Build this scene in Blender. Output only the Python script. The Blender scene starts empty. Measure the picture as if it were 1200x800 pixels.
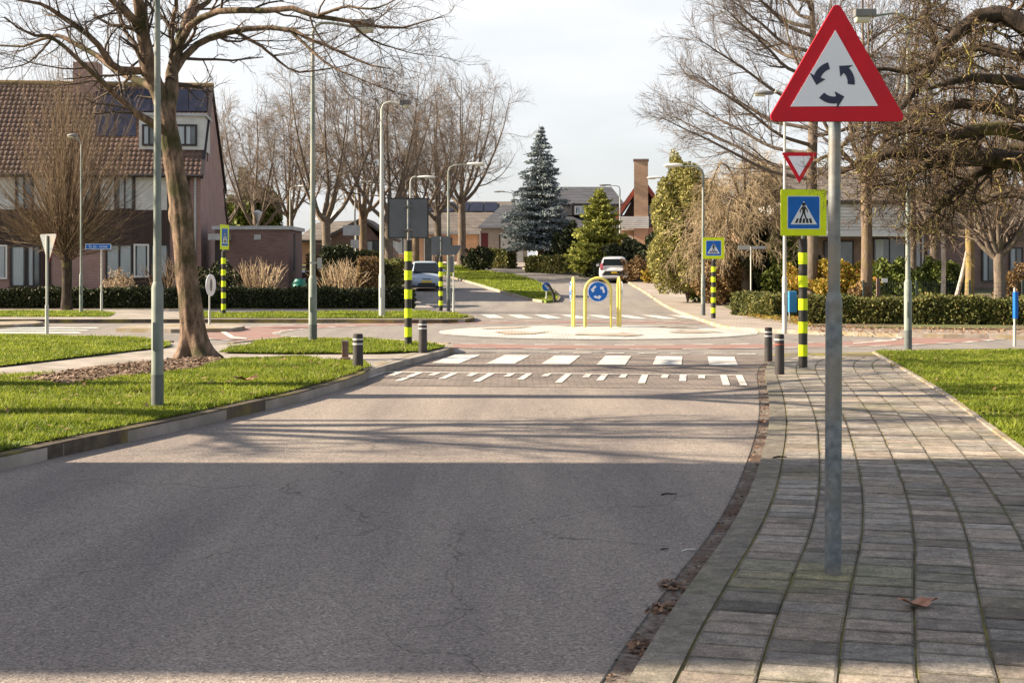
import bpy, bmesh, math, random
import numpy as np
from mathutils import Vector
R = math.radians
rng = np.random.default_rng(7)
random.seed(7)
sc = bpy.context.scene
COL = sc.collection
# ------------------------------------------------------------------ camera, sky, sun, exposure
F, CH, HY, CX = 1650.0, 1.62, 315.0, 600.0
cam = bpy.data.cameras.new('camera'); co = bpy.data.objects.new('camera', cam); COL.objects.link(co)
co.location = (0, 0, CH); co.rotation_euler = (R(90), 0, 0)
cam.sensor_width = 36; cam.lens = 36*F/1200; cam.shift_y = -(400-HY)/1200
cam.clip_start = .1; cam.clip_end = 6000
sc.camera = co
SUN_EL, SUN_AZ = 28.0, 270.0      # sun in the west (-X), a hair beyond the camera's side
SD = Vector((1, -.012, 0)).normalized()
w = bpy.data.worlds.new('World'); sc.world = w; w.use_nodes = True
nt = w.node_tree; bg = nt.nodes['Background']
sky = nt.nodes.new('ShaderNodeTexSky'); sky.sky_type = 'NISHITA'; sky.sun_disc = False
sky.sun_elevation = R(SUN_EL); sky.sun_rotation = math.atan2(-SD.x, -SD.y)
sky.air_density = 1.0; sky.dust_density = 2.5; sky.ozone_density = 1.0
tc = nt.nodes.new('ShaderNodeTexCoord'); mp = nt.nodes.new('ShaderNodeMapping'); mp.inputs['Scale'].default_value = (1, 1, 3.5)
nz = nt.nodes.new('ShaderNodeTexNoise'); nz.inputs['Scale'].default_value = 2.2; nz.inputs['Detail'].default_value = 6; nz.inputs['Roughness'].default_value = .55
rp = nt.nodes.new('ShaderNodeValToRGB'); rp.color_ramp.elements[0].position = .3; rp.color_ramp.elements[0].color = (.5, .5, .5, 1)
rp.color_ramp.elements[1].position = .62; rp.color_ramp.elements[1].color = (.95, .95, .95, 1)
mx = nt.nodes.new('ShaderNodeMix'); mx.data_type = 'RGBA'
mx.inputs[7].default_value = (6.9, 7.0, 7.15, 1)     # thin bright overcast veil
L = nt.links.new
L(tc.outputs['Generated'], mp.inputs[0]); L(mp.outputs[0], nz.inputs['Vector']); L(nz.outputs['Fac'], rp.inputs[0])
sx_ = nt.nodes.new('ShaderNodeSeparateXYZ'); L(tc.outputs['Generated'], sx_.inputs[0])
mr = nt.nodes.new('ShaderNodeMapRange'); mr.inputs['From Min'].default_value = .24; mr.inputs['From Max'].default_value = .65; mr.inputs['To Min'].default_value = 1; mr.inputs['To Max'].default_value = .3
L(sx_.outputs[2], mr.inputs[0]); mu = nt.nodes.new('ShaderNodeMath'); mu.operation = 'MULTIPLY'; L(mr.outputs[0], mu.inputs[0]); L(rp.outputs[0], mu.inputs[1])
L(mu.outputs[0], mx.inputs[0]); L(sky.outputs[0], mx.inputs[6]); L(mx.outputs[2], bg.inputs['Color'])
bg.inputs['Strength'].default_value = .050
sl = bpy.data.lights.new('sun', 'SUN'); so = bpy.data.objects.new('sun', sl); COL.objects.link(so)
sl.energy = 5.0; sl.angle = R(.53); sl.color = (1, .84, .62)
ld = Vector((SD.x*math.cos(R(SUN_EL)), SD.y*math.cos(R(SUN_EL)), -math.sin(R(SUN_EL))))
so.rotation_euler = ld.to_track_quat('-Z', 'Y').to_euler(); so.location = (-30, 10, 30)
sc.view_settings.view_transform = 'Standard'; sc.view_settings.look = 'None'
sc.view_settings.exposure = 1.62; sc.view_settings.gamma = 1; sc.view_settings.use_curve_mapping = False
sc.cycles.max_bounces = 5; sc.cycles.transparent_max_bounces = 6

# ------------------------------------------------------------------ projection helpers
def T(y):
    y = np.asarray(y, float)
    z = np.where(y < 50, 0, np.where(y < 64, .00125*(y-50)**2, .245+.035*(y-64)))
    z = np.where(y > 118, .245+.035*54 + 0*y, z)
    return z if z.shape else float(z)
def G(px, py, h=0.0):
    """point on the ground (raised by h) that the pixel of the photograph shows"""
    lo, hi = 1.0, 400.0
    k = (py-HY)/F
    y = None
    for Y in np.arange(2, 400, .5):
        if CH - k*Y <= T(Y)+h: hi = Y; lo = Y-.5; break
    else: hi = 400; lo = 399
    for _ in range(30):
        m = (lo+hi)/2
        if CH-k*m <= T(m)+h: hi = m
        else: lo = m
    Y = (lo+hi)/2
    return ((px-CX)/F*Y, Y)
def AT(px, py, Y): return ((px-CX)/F*Y, Y, CH-(py-HY)/F*Y)
def XX(px, Y): return (px-CX)/F*Y
def ZZ(py, Y): return CH-(py-HY)/F*Y

# ------------------------------------------------------------------ materials
def nodes(name):
    m = bpy.data.materials.new(name); m.use_nodes = True
    return m, m.node_tree, m.node_tree.nodes['Principled BSDF']
def mat(name, c, c2=None, scale=6, rough=.75, bump=0, bscale=60, metal=0, spec=.4, detail=5, lo=.35, hi=.65, bdist=.01, stretch=None, c3=None, s3=.7):
    m, t, b = nodes(name)
    b.inputs['Roughness'].default_value = rough; b.inputs['Metallic'].default_value = metal
    b.inputs['Specular IOR Level'].default_value = spec
    b.inputs['Base Color'].default_value = (*c, 1)
    if c2 or bump:
        tc = t.nodes.new('ShaderNodeTexCoord'); mp = t.nodes.new('ShaderNodeMapping')
        if stretch: mp.inputs['Scale'].default_value = stretch
        t.links.new(tc.outputs['Object'], mp.inputs[0])
    if c2:
        n = t.nodes.new('ShaderNodeTexNoise'); n.inputs['Scale'].default_value = scale; n.inputs['Detail'].default_value = detail
        r = t.nodes.new('ShaderNodeValToRGB'); r.color_ramp.elements[0].position = lo; r.color_ramp.elements[1].position = hi
        r.color_ramp.elements[0].color = (*c, 1); r.color_ramp.elements[1].color = (*c2, 1)
        t.links.new(mp.outputs[0], n.inputs['Vector']); t.links.new(n.outputs['Fac'], r.inputs[0])
        out = r.outputs[0]
        if c3:
            n3 = t.nodes.new('ShaderNodeTexNoise'); n3.inputs['Scale'].default_value = s3; n3.inputs['Detail'].default_value = 4
            r3 = t.nodes.new('ShaderNodeValToRGB'); r3.color_ramp.elements[0].position = .45; r3.color_ramp.elements[1].position = .62
            t.links.new(mp.outputs[0], n3.inputs['Vector']); t.links.new(n3.outputs['Fac'], r3.inputs[0])
            m3 = t.nodes.new('ShaderNodeMix'); m3.data_type = 'RGBA'; m3.inputs[7].default_value = (*c3, 1)
            t.links.new(r3.outputs[0], m3.inputs[0]); t.links.new(out, m3.inputs[6]); out = m3.outputs[2]
        t.links.new(out, b.inputs['Base Color'])
    if bump:
        n2 = t.nodes.new('ShaderNodeTexNoise'); n2.inputs['Scale'].default_value = bscale; n2.inputs['Detail'].default_value = 4
        bm = t.nodes.new('ShaderNodeBump'); bm.inputs['Strength'].default_value = bump; bm.inputs['Distance'].default_value = bdist
        t.links.new(mp.outputs[0], n2.inputs['Vector']); t.links.new(n2.outputs['Fac'], bm.inputs['Height']); t.links.new(bm.outputs[0], b.inputs['Normal'])
    return m
def leafmat(name, c, c2, rough=.6, trans=.25, c3=None, patch=False):
    """colour differs from leaf to leaf (random per island)"""
    m, t, b = nodes(name)
    g = t.nodes.new('ShaderNodeNewGeometry'); r = t.nodes.new('ShaderNodeValToRGB')
    r.color_ramp.elements[0].color = (*c, 1); r.color_ramp.elements[1].color = (*c2, 1)
    if c3: e = r.color_ramp.elements.new(.88); e.color = (*c2, 1); r.color_ramp.elements[2].color = (*c3, 1)
    t.links.new(g.outputs['Random Per Island'], r.inputs[0]); colout = r.outputs[0]
    if patch:
        tc = t.nodes.new('ShaderNodeTexCoord'); n = t.nodes.new('ShaderNodeTexNoise'); n.inputs['Scale'].default_value = 1.1; n.inputs['Detail'].default_value = 7; n.inputs['Roughness'].default_value = .65
        t.links.new(tc.outputs['Object'], n.inputs['Vector']); rr = t.nodes.new('ShaderNodeValToRGB'); rr.color_ramp.elements[0].position = .36; rr.color_ramp.elements[1].position = .64
        rr.color_ramp.elements[0].color = (.62, .66, .6, 1); rr.color_ramp.elements[1].color = (1.22, 1.12, 1.15, 1); t.links.new(n.outputs['Fac'], rr.inputs[0])
        mm = t.nodes.new('ShaderNodeMix'); mm.data_type = 'RGBA'; mm.blend_type = 'MULTIPLY'; mm.inputs[0].default_value = 1
        t.links.new(colout, mm.inputs[6]); t.links.new(rr.outputs[0], mm.inputs[7]); colout = mm.outputs[2]
    t.links.new(colout, b.inputs['Base Color'])
    b.inputs['Roughness'].default_value = rough; b.inputs['Specular IOR Level'].default_value = .25
    if trans:
        tr = t.nodes.new('ShaderNodeBsdfTranslucent'); mxs = t.nodes.new('ShaderNodeMixShader'); mxs.inputs[0].default_value = trans
        t.links.new(colout, tr.inputs[0]); t.links.new(b.outputs[0], mxs.inputs[1]); t.links.new(tr.outputs[0], mxs.inputs[2])
        t.links.new(mxs.outputs[0], t.nodes['Material Output'].inputs[0])
    return m
def brickmat(name, c1, c2, mortar, bw=.21, bh=.065, ms=.012, rough=.85, bump=.4, flat=False, var=.5, dirt=None):
    m, t, b = nodes(name)
    tc = t.nodes.new('ShaderNodeTexCoord'); s = t.nodes.new('ShaderNodeSeparateXYZ'); c = t.nodes.new('ShaderNodeCombineXYZ')
    t.links.new(tc.outputs['Object'], s.inputs[0])
    if flat: t.links.new(s.outputs[0], c.inputs[0]); t.links.new(s.outputs[1], c.inputs[1])
    else:
        a = t.nodes.new('ShaderNodeMath'); t.links.new(s.outputs[0], a.inputs[0]); t.links.new(s.outputs[1], a.inputs[1])
        t.links.new(a.outputs[0], c.inputs[0]); t.links.new(s.outputs[2], c.inputs[1])
    br = t.nodes.new('ShaderNodeTexBrick'); br.inputs['Scale'].default_value = 1
    br.inputs['Brick Width'].default_value = bw; br.inputs['Row Height'].default_value = bh; br.inputs['Mortar Size'].default_value = ms
    br.inputs['Color1'].default_value = (*c1, 1); br.inputs['Color2'].default_value = (*c2, 1); br.inputs['Mortar'].default_value = (*mortar, 1)
    t.links.new(c.outputs[0], br.inputs['Vector'])
    n = t.nodes.new('ShaderNodeTexNoise'); n.inputs['Scale'].default_value = 1.3; n.inputs['Detail'].default_value = 7
    t.links.new(tc.outputs['Object'], n.inputs['Vector'])
    r = t.nodes.new('ShaderNodeValToRGB'); r.color_ramp.elements[0].position = .3; r.color_ramp.elements[1].position = .7
    r.color_ramp.elements[0].color = (*(dirt or (1-var*.6,)*3), 1); r.color_ramp.elements[1].color = (1+var*.2,)*3 + (1,)
    t.links.new(n.outputs['Fac'], r.inputs[0])
    mm = t.nodes.new('ShaderNodeMix'); mm.data_type = 'RGBA'; mm.blend_type = 'MULTIPLY'; mm.inputs[0].default_value = 1
    t.links.new(br.outputs[0], mm.inputs[6]); t.links.new(r.outputs[0], mm.inputs[7]); t.links.new(mm.outputs[2], b.inputs['Base Color'])
    b.inputs['Roughness'].default_value = rough
    bp = t.nodes.new('ShaderNodeBump'); bp.inputs['Strength'].default_value = bump; bp.inputs['Distance'].default_value = .008; bp.invert = True
    t.links.new(br.outputs['Fac'], bp.inputs['Height']); t.links.new(bp.outputs[0], b.inputs['Normal'])
    return m
def asphalt(name, dark, light, chip, stain, sc_=1.0, patch=.6):
    m, t, b = nodes(name)
    tc = t.nodes.new('ShaderNodeTexCoord')
    v = t.nodes.new('ShaderNodeTexVoronoi'); v.inputs['Scale'].default_value = 95*sc_
    t.links.new(tc.outputs['Object'], v.inputs['Vector'])
    r = t.nodes.new('ShaderNodeValToRGB'); els = r.color_ramp.elements
    els[0].position = .0; els[0].color = (*dark, 1); els[1].position = 1; els[1].color = (*chip, 1)
    e = els.new(.55); e.color = (*light, 1); e = els.new(.9); e.color = (*light, 1)
    sp = t.nodes.new('ShaderNodeSeparateColor'); t.links.new(v.outputs['Color'], sp.inputs[0]); t.links.new(sp.outputs[0], r.inputs[0])
    n = t.nodes.new('ShaderNodeTexNoise'); n.inputs['Scale'].default_value = patch; n.inputs['Detail'].default_value = 9; n.inputs['Roughness'].default_value = .62
    mp = t.nodes.new('ShaderNodeMapping'); mp.inputs['Scale'].default_value = (2.0, .22, 1)
    t.links.new(tc.outputs['Object'], mp.inputs[0]); t.links.new(mp.outputs[0], n.inputs['Vector'])
    r2 = t.nodes.new('ShaderNodeValToRGB'); r2.color_ramp.elements[0].position = .36; r2.color_ramp.elements[1].position = .66
    r2.color_ramp.elements[0].color = (*stain, 1); r2.color_ramp.elements[1].color = (1.08, 1.06, 1.03, 1)
    t.links.new(n.outputs['Fac'], r2.inputs[0])
    mm = t.nodes.new('ShaderNodeMix'); mm.data_type = 'RGBA'; mm.blend_type = 'MULTIPLY'; mm.inputs[0].default_value = 1
    t.links.new(r.outputs[0], mm.inputs[6]); t.links.new(r2.outputs[0], mm.inputs[7])
    # hairline cracks
    cr = t.nodes.new('ShaderNodeTexVoronoi'); cr.feature = 'DISTANCE_TO_EDGE'; cr.inputs['Scale'].default_value = .33
    nn = t.nodes.new('ShaderNodeTexNoise'); nn.inputs['Scale'].default_value = 1.5; nn.inputs['Detail'].default_value = 5
    va = t.nodes.new('ShaderNodeVectorMath'); va.operation = 'ADD'; vs = t.nodes.new('ShaderNodeVectorMath'); vs.operation = 'SCALE'; vs.inputs['Scale'].default_value = .9
    t.links.new(tc.outputs['Object'], nn.inputs['Vector']); t.links.new(nn.outputs['Color'], vs.inputs[0]); t.links.new(tc.outputs['Object'], va.inputs[0]); t.links.new(vs.outputs[0], va.inputs[1]); t.links.new(va.outputs[0], cr.inputs['Vector'])
    rc = t.nodes.new('ShaderNodeValToRGB'); rc.color_ramp.elements[0].position = .0; rc.color_ramp.elements[1].position = .004
    rc.color_ramp.elements[0].color = (.5, .48, .46, 1); rc.color_ramp.elements[1].color = (1, 1, 1, 1)
    t.links.new(cr.outputs[0], rc.inputs[0])
    m2 = t.nodes.new('ShaderNodeMix'); m2.data_type = 'RGBA'; m2.blend_type = 'MULTIPLY'; m2.inputs[0].default_value = 1
    t.links.new(mm.outputs[2], m2.inputs[6]); t.links.new(rc.outputs[0], m2.inputs[7]); t.links.new(m2.outputs[2], b.inputs['Base Color'])
    b.inputs['Roughness'].default_value = .82; b.inputs['Specular IOR Level'].default_value = .35
    bp = t.nodes.new('ShaderNodeBump'); bp.inputs['Strength'].default_value = .5; bp.inputs['Distance'].default_value = .006
    t.links.new(v.outputs['Distance'], bp.inputs['Height']); t.links.new(bp.outputs[0], b.inputs['Normal'])
    return m
def attrmat(name, attr, rough=.85, bump=.7, bscale=90, moss=None, mscale=.9):
    m, t, b = nodes(name)
    a = t.nodes.new('ShaderNodeAttribute'); a.attribute_name = attr
    tc = t.nodes.new('ShaderNodeTexCoord'); n = t.nodes.new('ShaderNodeTexNoise'); n.inputs['Scale'].default_value = bscale; n.inputs['Detail'].default_value = 5
    n.inputs['Roughness'].default_value = .7
    t.links.new(tc.outputs['Object'], n.inputs['Vector'])
    r = t.nodes.new('ShaderNodeValToRGB'); r.color_ramp.elements[0].position = .3; r.color_ramp.elements[1].position = .72
    r.color_ramp.elements[0].color = (.42, .42, .42, 1); r.color_ramp.elements[1].color = (1.7, 1.68, 1.62, 1)
    t.links.new(n.outputs['Fac'], r.inputs[0])
    mm = t.nodes.new('ShaderNodeMix'); mm.data_type = 'RGBA'; mm.blend_type = 'MULTIPLY'; mm.inputs[0].default_value = 1
    t.links.new(a.outputs['Color'], mm.inputs[6]); t.links.new(r.outputs[0], mm.inputs[7]); out = mm.outputs[2]
    if moss:
        n3 = t.nodes.new('ShaderNodeTexNoise'); n3.inputs['Scale'].default_value = mscale; n3.inputs['Detail'].default_value = 8; n3.inputs['Roughness'].default_value = .65
        t.links.new(tc.outputs['Object'], n3.inputs['Vector'])
        r3 = t.nodes.new('ShaderNodeValToRGB'); r3.color_ramp.elements[0].position = .52; r3.color_ramp.elements[1].position = .75
        r3.color_ramp.elements[0].color = (0, 0, 0, 1); r3.color_ramp.elements[1].color = (.75, .75, .75, 1)
        t.links.new(n3.outputs['Fac'], r3.inputs[0])
        m3 = t.nodes.new('ShaderNodeMix'); m3.data_type = 'RGBA'; m3.inputs[7].default_value = (*moss, 1)
        t.links.new(r3.outputs[0], m3.inputs[0]); t.links.new(out, m3.inputs[6]); out = m3.outputs[2]
    n4 = t.nodes.new('ShaderNodeTexNoise'); n4.inputs['Scale'].default_value = 10; n4.inputs['Detail'].default_value = 9; n4.inputs['Roughness'].default_value = .72
    mp4 = t.nodes.new('ShaderNodeMapping'); mp4.inputs['Scale'].default_value = (1, 1.15, 1); t.links.new(tc.outputs['Object'], mp4.inputs[0]); t.links.new(mp4.outputs[0], n4.inputs['Vector'])
    r4 = t.nodes.new('ShaderNodeValToRGB'); r4.color_ramp.elements[0].position = .38; r4.color_ramp.elements[1].position = .66
    r4.color_ramp.elements[0].color = (.6, .59, .58, 1); r4.color_ramp.elements[1].color = (1.4, 1.37, 1.32, 1); e4 = r4.color_ramp.elements.new(.52); e4.color = (.98, .98, .98, 1)
    t.links.new(n4.outputs['Fac'], r4.inputs[0]); m4 = t.nodes.new('ShaderNodeMix'); m4.data_type = 'RGBA'; m4.blend_type = 'MULTIPLY'; m4.inputs[0].default_value = 1
    t.links.new(out, m4.inputs[6]); t.links.new(r4.outputs[0], m4.inputs[7]); out = m4.outputs[2]
    t.links.new(out, b.inputs['Base Color']); b.inputs['Roughness'].default_value = rough
    bp = t.nodes.new('ShaderNodeBump'); bp.inputs['Strength'].default_value = bump; bp.inputs['Distance'].default_value = .004
    t.links.new(n.outputs['Fac'], bp.inputs['Height']); t.links.new(bp.outputs[0], b.inputs['Normal'])
    return m
def barkmat(name, c, c2, moss, mossamt=.5, scale=9, bump=.9):
    m, t, b = nodes(name)
    tc = t.nodes.new('ShaderNodeTexCoord'); mp = t.nodes.new('ShaderNodeMapping'); mp.inputs['Scale'].default_value = (1, 1, .35)
    t.links.new(tc.outputs['Object'], mp.inputs[0])
    n = t.nodes.new('ShaderNodeTexNoise'); n.inputs['Scale'].default_value = scale; n.inputs['Detail'].default_value = 8; n.inputs['Roughness'].default_value = .7
    t.links.new(mp.outputs[0], n.inputs['Vector'])
    r = t.nodes.new('ShaderNodeValToRGB'); r.color_ramp.elements[0].position = .35; r.color_ramp.elements[1].position = .65
    r.color_ramp.elements[0].color = (*c, 1); r.color_ramp.elements[1].color = (*c2, 1); t.links.new(n.outputs['Fac'], r.inputs[0])
    n2 = t.nodes.new('ShaderNodeTexNoise'); n2.inputs['Scale'].default_value = 2.1; n2.inputs['Detail'].default_value = 8
    t.links.new(tc.outputs['Object'], n2.inputs['Vector'])
    r2 = t.nodes.new('ShaderNodeValToRGB'); p = .75-.35*mossamt; r2.color_ramp.elements[0].position = p-.08; r2.color_ramp.elements[1].position = p+.1
    t.links.new(n2.outputs['Fac'], r2.inputs[0])
    mm = t.nodes.new('ShaderNodeMix'); mm.data_type = 'RGBA'; mm.inputs[7].default_value = (*moss, 1)
    t.links.new(r2.outputs[0], mm.inputs[0]); t.links.new(r.outputs[0], mm.inputs[6]); t.links.new(mm.outputs[2], b.inputs['Base Color'])
    b.inputs['Roughness'].default_value = .9; b.inputs['Specular IOR Level'].default_value = .2
    bp = t.nodes.new('ShaderNodeBump'); bp.inputs['Strength'].default_value = bump; bp.inputs['Distance'].default_value = .03
    t.links.new(n.outputs['Fac'], bp.inputs['Height']); t.links.new(bp.outputs[0], b.inputs['Normal'])
    return m

M = {}
M['asphalt'] = asphalt('asphalt', (.13, .113, .104), (.30, .26, .235), (.47, .415, .365), (.68, .67, .69))
M['asphalt2'] = asphalt('asphalt_smooth', (.15, .14, .135), (.245, .226, .212), (.36, .335, .31), (.78, .77, .78), .6)
M['table'] = brickmat('clinker_paving', (.17, .135, .12), (.225, .185, .165), (.10, .085, .075), .2, .1, .01, flat=True, var=.6)
M['redbike'] = mat('red_asphalt', (.21, .115, .10), (.28, .165, .145), 3, .85, .3, 150, c3=(.22, .165, .15), s3=.8)
M['white'] = mat('road_paint', (.66, .65, .62), (.36, .34, .31), 16, .7, .2, 90, lo=.45, hi=.68, c3=(.40, .37, .34), s3=2.5)
M['white_worn'] = mat('worn_road_paint', (.60, .57, .53), (.24, .21, .19), 13, .75, .3, 90, lo=.53, hi=.68)
M['kerb'] = mat('kerb_concrete', (.10, .08, .062), (.055, .044, .034), 9, .85, .5, 90, c3=(.17, .14, .04), s3=1.7)
M['kerb_light'] = mat('pale_kerb', (.36, .32, .28), (.24, .21, .18), 6, .85, .4, 90, c3=(.25, .2, .12), s3=1.4)
M['pave_light'] = brickmat('light_paving', (.31, .265, .23), (.35, .305, .27), (.2, .17, .14), .3, .3, .012, flat=True, var=.5)
M['path'] = mat('path_concrete', (.27, .24, .22), (.36, .32, .29), 4, .85, .4, 90, c3=(.22, .2, .17), s3=1.2)
M['grass_soil'] = mat('grass_ground', (.10, .15, .025), (.17, .24, .04), 5, .95, .6, 60, bdist=.03, c3=(.14, .15, .05), s3=.7)
M['soil'] = mat('garden_soil', (.085, .06, .042), (.16, .115, .08), 8, .95, .8, 40, bdist=.03, c3=(.10, .12, .04), s3=.5)
M['ground'] = mat('ground', (.09, .11, .04), (.13, .12, .06), .3, .95)
M['joint'] = mat('mossy_joint', (.12, .108, .04), (.22, .185, .045), 5, .95, .6, 80, c3=(.09, .07, .05), s3=1.3)
M['gutter'] = mat('gutter_dirt', (.075, .055, .045), (.21, .175, .15), 22, .95, .8, 60, c3=(.09, .055, .04), s3=2.2)
M['litter_dark'] = leafmat('rotten_litter', (.05, .028, .02), (.26, .15, .095), .9, 0, c3=(.42, .32, .2))
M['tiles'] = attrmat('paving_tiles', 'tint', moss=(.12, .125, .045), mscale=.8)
M['galv'] = mat('galvanised_steel', (.10, .12, .14), (.20, .23, .255), 22, .55, .12, 140, metal=.35, c3=(.22, .2, .17), s3=2.2)
M['galv_green'] = mat('weathered_pole_paint', (.13, .16, .145), (.21, .24, .22), 10, .6, .1, 90, c3=(.30, .30, .27), s3=1.5, stretch=(1, 1, .4))
M['pole_dark'] = mat('dark_pole_foot', (.085, .10, .10), (.12, .13, .13), 12, .7)
M['pole_light'] = mat('light_grey_pole', (.36, .38, .37), (.46, .47, .45), 6, .55, c3=(.42, .40, .34), s3=.8, stretch=(1, 1, .4))
M['lamp_white'] = mat('lamp_head_white', (.72, .72, .70), (.58, .58, .56), 6, .4)
M['lamp_dark'] = mat('lamp_head_dark', (.12, .12, .13), (.17, .17, .17), 6, .5)
M['lens'] = mat('lamp_lens', (.50, .47, .36), rough=.25)
M['sign_red'] = mat('sign_red', (.50, .006, .02), (.43, .008, .022), 5, .55, spec=.25, c3=(.46, .007, .02), s3=9)
M['sign_white'] = mat('sign_white', (.68, .72, .80), (.62, .66, .74), 6, .55, spec=.25, c3=(.64, .68, .76), s3=7)
M['sign_blue'] = mat('sign_blue', (.008, .125, .50), (.01, .11, .42), 6, .55, spec=.25)
M['sign_navy'] = mat('sign_navy', (.012, .018, .05), rough=.45)
M['sign_back'] = mat('sign_back_grey', (.095, .105, .125), (.125, .135, .155), 3, .6)
M['sign_edge'] = mat('sign_edge_black', (.02, .02, .022), rough=.6)
M['fluo'] = mat('fluorescent_yellow', (.66, .80, .01), (.56, .70, .015), 7, .55, spec=.25)
M['black'] = mat('matt_black', (.016, .016, .016), (.03, .03, .028), 9, .6)
M['hoop'] = mat('hoop_yellow', (.72, .60, .13), (.60, .50, .14), 7, .5)
M['bollard'] = mat('bollard_grey', (.03, .028, .03), (.06, .054, .054), 16, .85, .3, 80, stretch=(1, 1, .2))
M['bollard_red'] = mat('bollard_red_band', (.30, .07, .05), rough=.6)
M['bollard_white'] = mat('bollard_white_band', (.6, .6, .58), rough=.6)
M['post_wood'] = mat('weathered_wood', (.13, .075, .055), (.20, .13, .10), 20, .9, .5, 60, stretch=(1, 1, .2))
M['brick_pink'] = brickmat('pink_brown_brick', (.35, .19, .165), (.28, .145, .13), (.36, .29, .27), .22, .068, .012, var=.35)
M['brick_garage'] = brickmat('purple_brown_brick', (.17, .095, .085), (.225, .13, .115), (.13, .10, .095), .22, .068, .010, var=.35)
M['brick_orange'] = brickmat('orange_brick', (.58, .33, .19), (.48, .26, .15), (.45, .34, .26), .22, .068, .012, var=.35)
M['brick_brown'] = brickmat('brown_brick', (.22, .14, .115), (.28, .18, .15), (.2, .16, .14), .22, .068, .010, var=.4)
M['render_grey'] = mat('grey_render', (.40, .36, .32), (.33, .29, .25), 2, .9)
M['roof'] = attrmat('roof_tiles', 'tint', rough=.7, bump=.3, bscale=40, moss=(.125, .082, .06), mscale=1.2)
M['solar'] = mat('solar_glass', (.012, .014, .028), (.02, .022, .042), 2, .3, spec=.3)
M['slate'] = brickmat('dark_roof', (.055, .06, .075), (.075, .08, .10), (.03, .03, .04), .3, .3, .02, var=.4)
M['roof_grey'] = brickmat('grey_brown_roof', (.13, .11, .10), (.17, .145, .13), (.07, .06, .06), .3, .3, .02, var=.5)
M['white_panel'] = mat('white_cladding', (.56, .57, .56), (.47, .48, .47), 3, .6)
M['white_board'] = brickmat('white_weatherboard', (.72, .70, .68), (.66, .64, .62), (.42, .40, .38), 6, .16, .02, var=.3)
M['timber'] = brickmat('dark_timber', (.045, .028, .024), (.06, .038, .032), (.02, .014, .012), .12, 8, .01, var=.4)
M['frame_dark'] = mat('dark_frame', (.03, .025, .028), rough=.6)
M['frame_white'] = mat('white_frame', (.68, .68, .66), rough=.5)
M['glass'] = mat('window_glass', (.035, .045, .055), (.09, .11, .12), 1.2, .08, spec=.9)
M['car_glass'] = mat('tinted_car_glass', (.012, .015, .018), rough=.12, spec=.35)
M['curtain'] = mat('net_curtain', (.42, .47, .50), (.28, .33, .36), 5, .5, stretch=(6, 6, .2), spec=.7)
M['red_trim'] = mat('red_trim', (.36, .09, .055), (.28, .075, .05), 4, .7)
M['zinc'] = mat('zinc', (.42, .43, .45), (.34, .35, .37), 3, .5, metal=.3)
M['fence'] = mat('green_wire', (.045, .065, .06), rough=.6)
M['bin_green'] = mat('green_plastic', (.01, .17, .13), rough=.45)
M['bin_blue'] = mat('blue_box', (.03, .20, .42), rough=.5)
M['stone'] = mat('grey_stone', (.33, .29, .26), (.22, .19, .17), 6, .9, .7, 12)
M['mulch'] = mat('mulch', (.10, .065, .045), (.20, .14, .10), 14, .95, 1, 45, bdist=.04)
M['leaf_brown'] = mat('dry_leaf', (.27, .13, .085), (.36, .19, .13), 20, .8)
M['bark_plane'] = barkmat('plane_bark', (.05, .032, .024), (.27, .19, .14), (.05, .048, .022), .55, 11, 1)
M['bark_lime'] = barkmat('brown_bark', (.09, .066, .05), (.21, .155, .115), (.15, .125, .045), .4)
M['bark_grey'] = barkmat('grey_bark', (.085, .068, .056), (.19, .152, .125), (.12, .11, .055), .3)
M['bark_moss'] = barkmat('mossy_bark', (.018, .014, .012), (.07, .052, .04), (.12, .11, .03), .35)
M['bark_yellow'] = barkmat('lichen_bark', (.15, .11, .06), (.27, .2, .11), (.30, .225, .06), .5)
M['bark_birch'] = barkmat('birch_bark', (.55, .50, .46), (.30, .25, .22), (.12, .10, .09), .3)
M['twig_red'] = leafmat('reddish_twigs', (.085, .058, .046), (.21, .15, .12), .8, 0)
M['twig_tan'] = leafmat('tan_twigs', (.095, .074, .06), (.235, .185, .15), .8, 0)
M['twig_grey'] = leafmat('grey_twigs', (.065, .05, .042), (.19, .15, .125), .8, 0)
M['twig_olive'] = leafmat('olive_twigs', (.07, .048, .034), (.24, .17, .105), .8, 0)
M['twig_dark'] = leafmat('dark_twigs', (.045, .035, .03), (.12, .09, .072), .8, 0)
M['twig_moss'] = leafmat('mossy_twigs', (.022, .015, .013), (.13, .088, .052), .8, 0, c3=(.36, .32, .09))
M['twig_cut'] = leafmat('pale_cut_stems', (.30, .22, .14), (.52, .41, .28), .8, 0)
M['twig_beige'] = leafmat('beige_twigs', (.22, .165, .10), (.46, .37, .25), .8, 0)
M['grass'] = leafmat('grass_blades', (.11, .155, .014), (.29, .37, .04), .55, .45, c3=(.38, .33, .13), patch=True)
M['hedge_green'] = leafmat('hedge_leaves', (.035, .05, .015), (.17, .18, .05), .6, .25, c3=(.30, .22, .08), patch=True)
M['hedge_dark'] = leafmat('dark_hedge_leaves', (.014, .020, .008), (.042, .055, .018), .6, .08, c3=(.07, .06, .03))
M['hedge_brown'] = leafmat('brown_hedge_leaves', (.085, .05, .022), (.30, .19, .085), .7, .15)
M['spruce'] = leafmat('blue_spruce_needles', (.09, .115, .122), (.35, .40, .42), .7, .1)
M['cypress'] = leafmat('cypress_leaves', (.09, .11, .022), (.46, .47, .11), .7, .3)
M['pine'] = leafmat('pine_needles', (.08, .085, .025), (.40, .36, .12), .7, .25)
M['yellow_bush'] = leafmat('yellow_leaves', (.16, .14, .02), (.42, .30, .05), .6, .3, c3=(.40, .12, .05))
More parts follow.
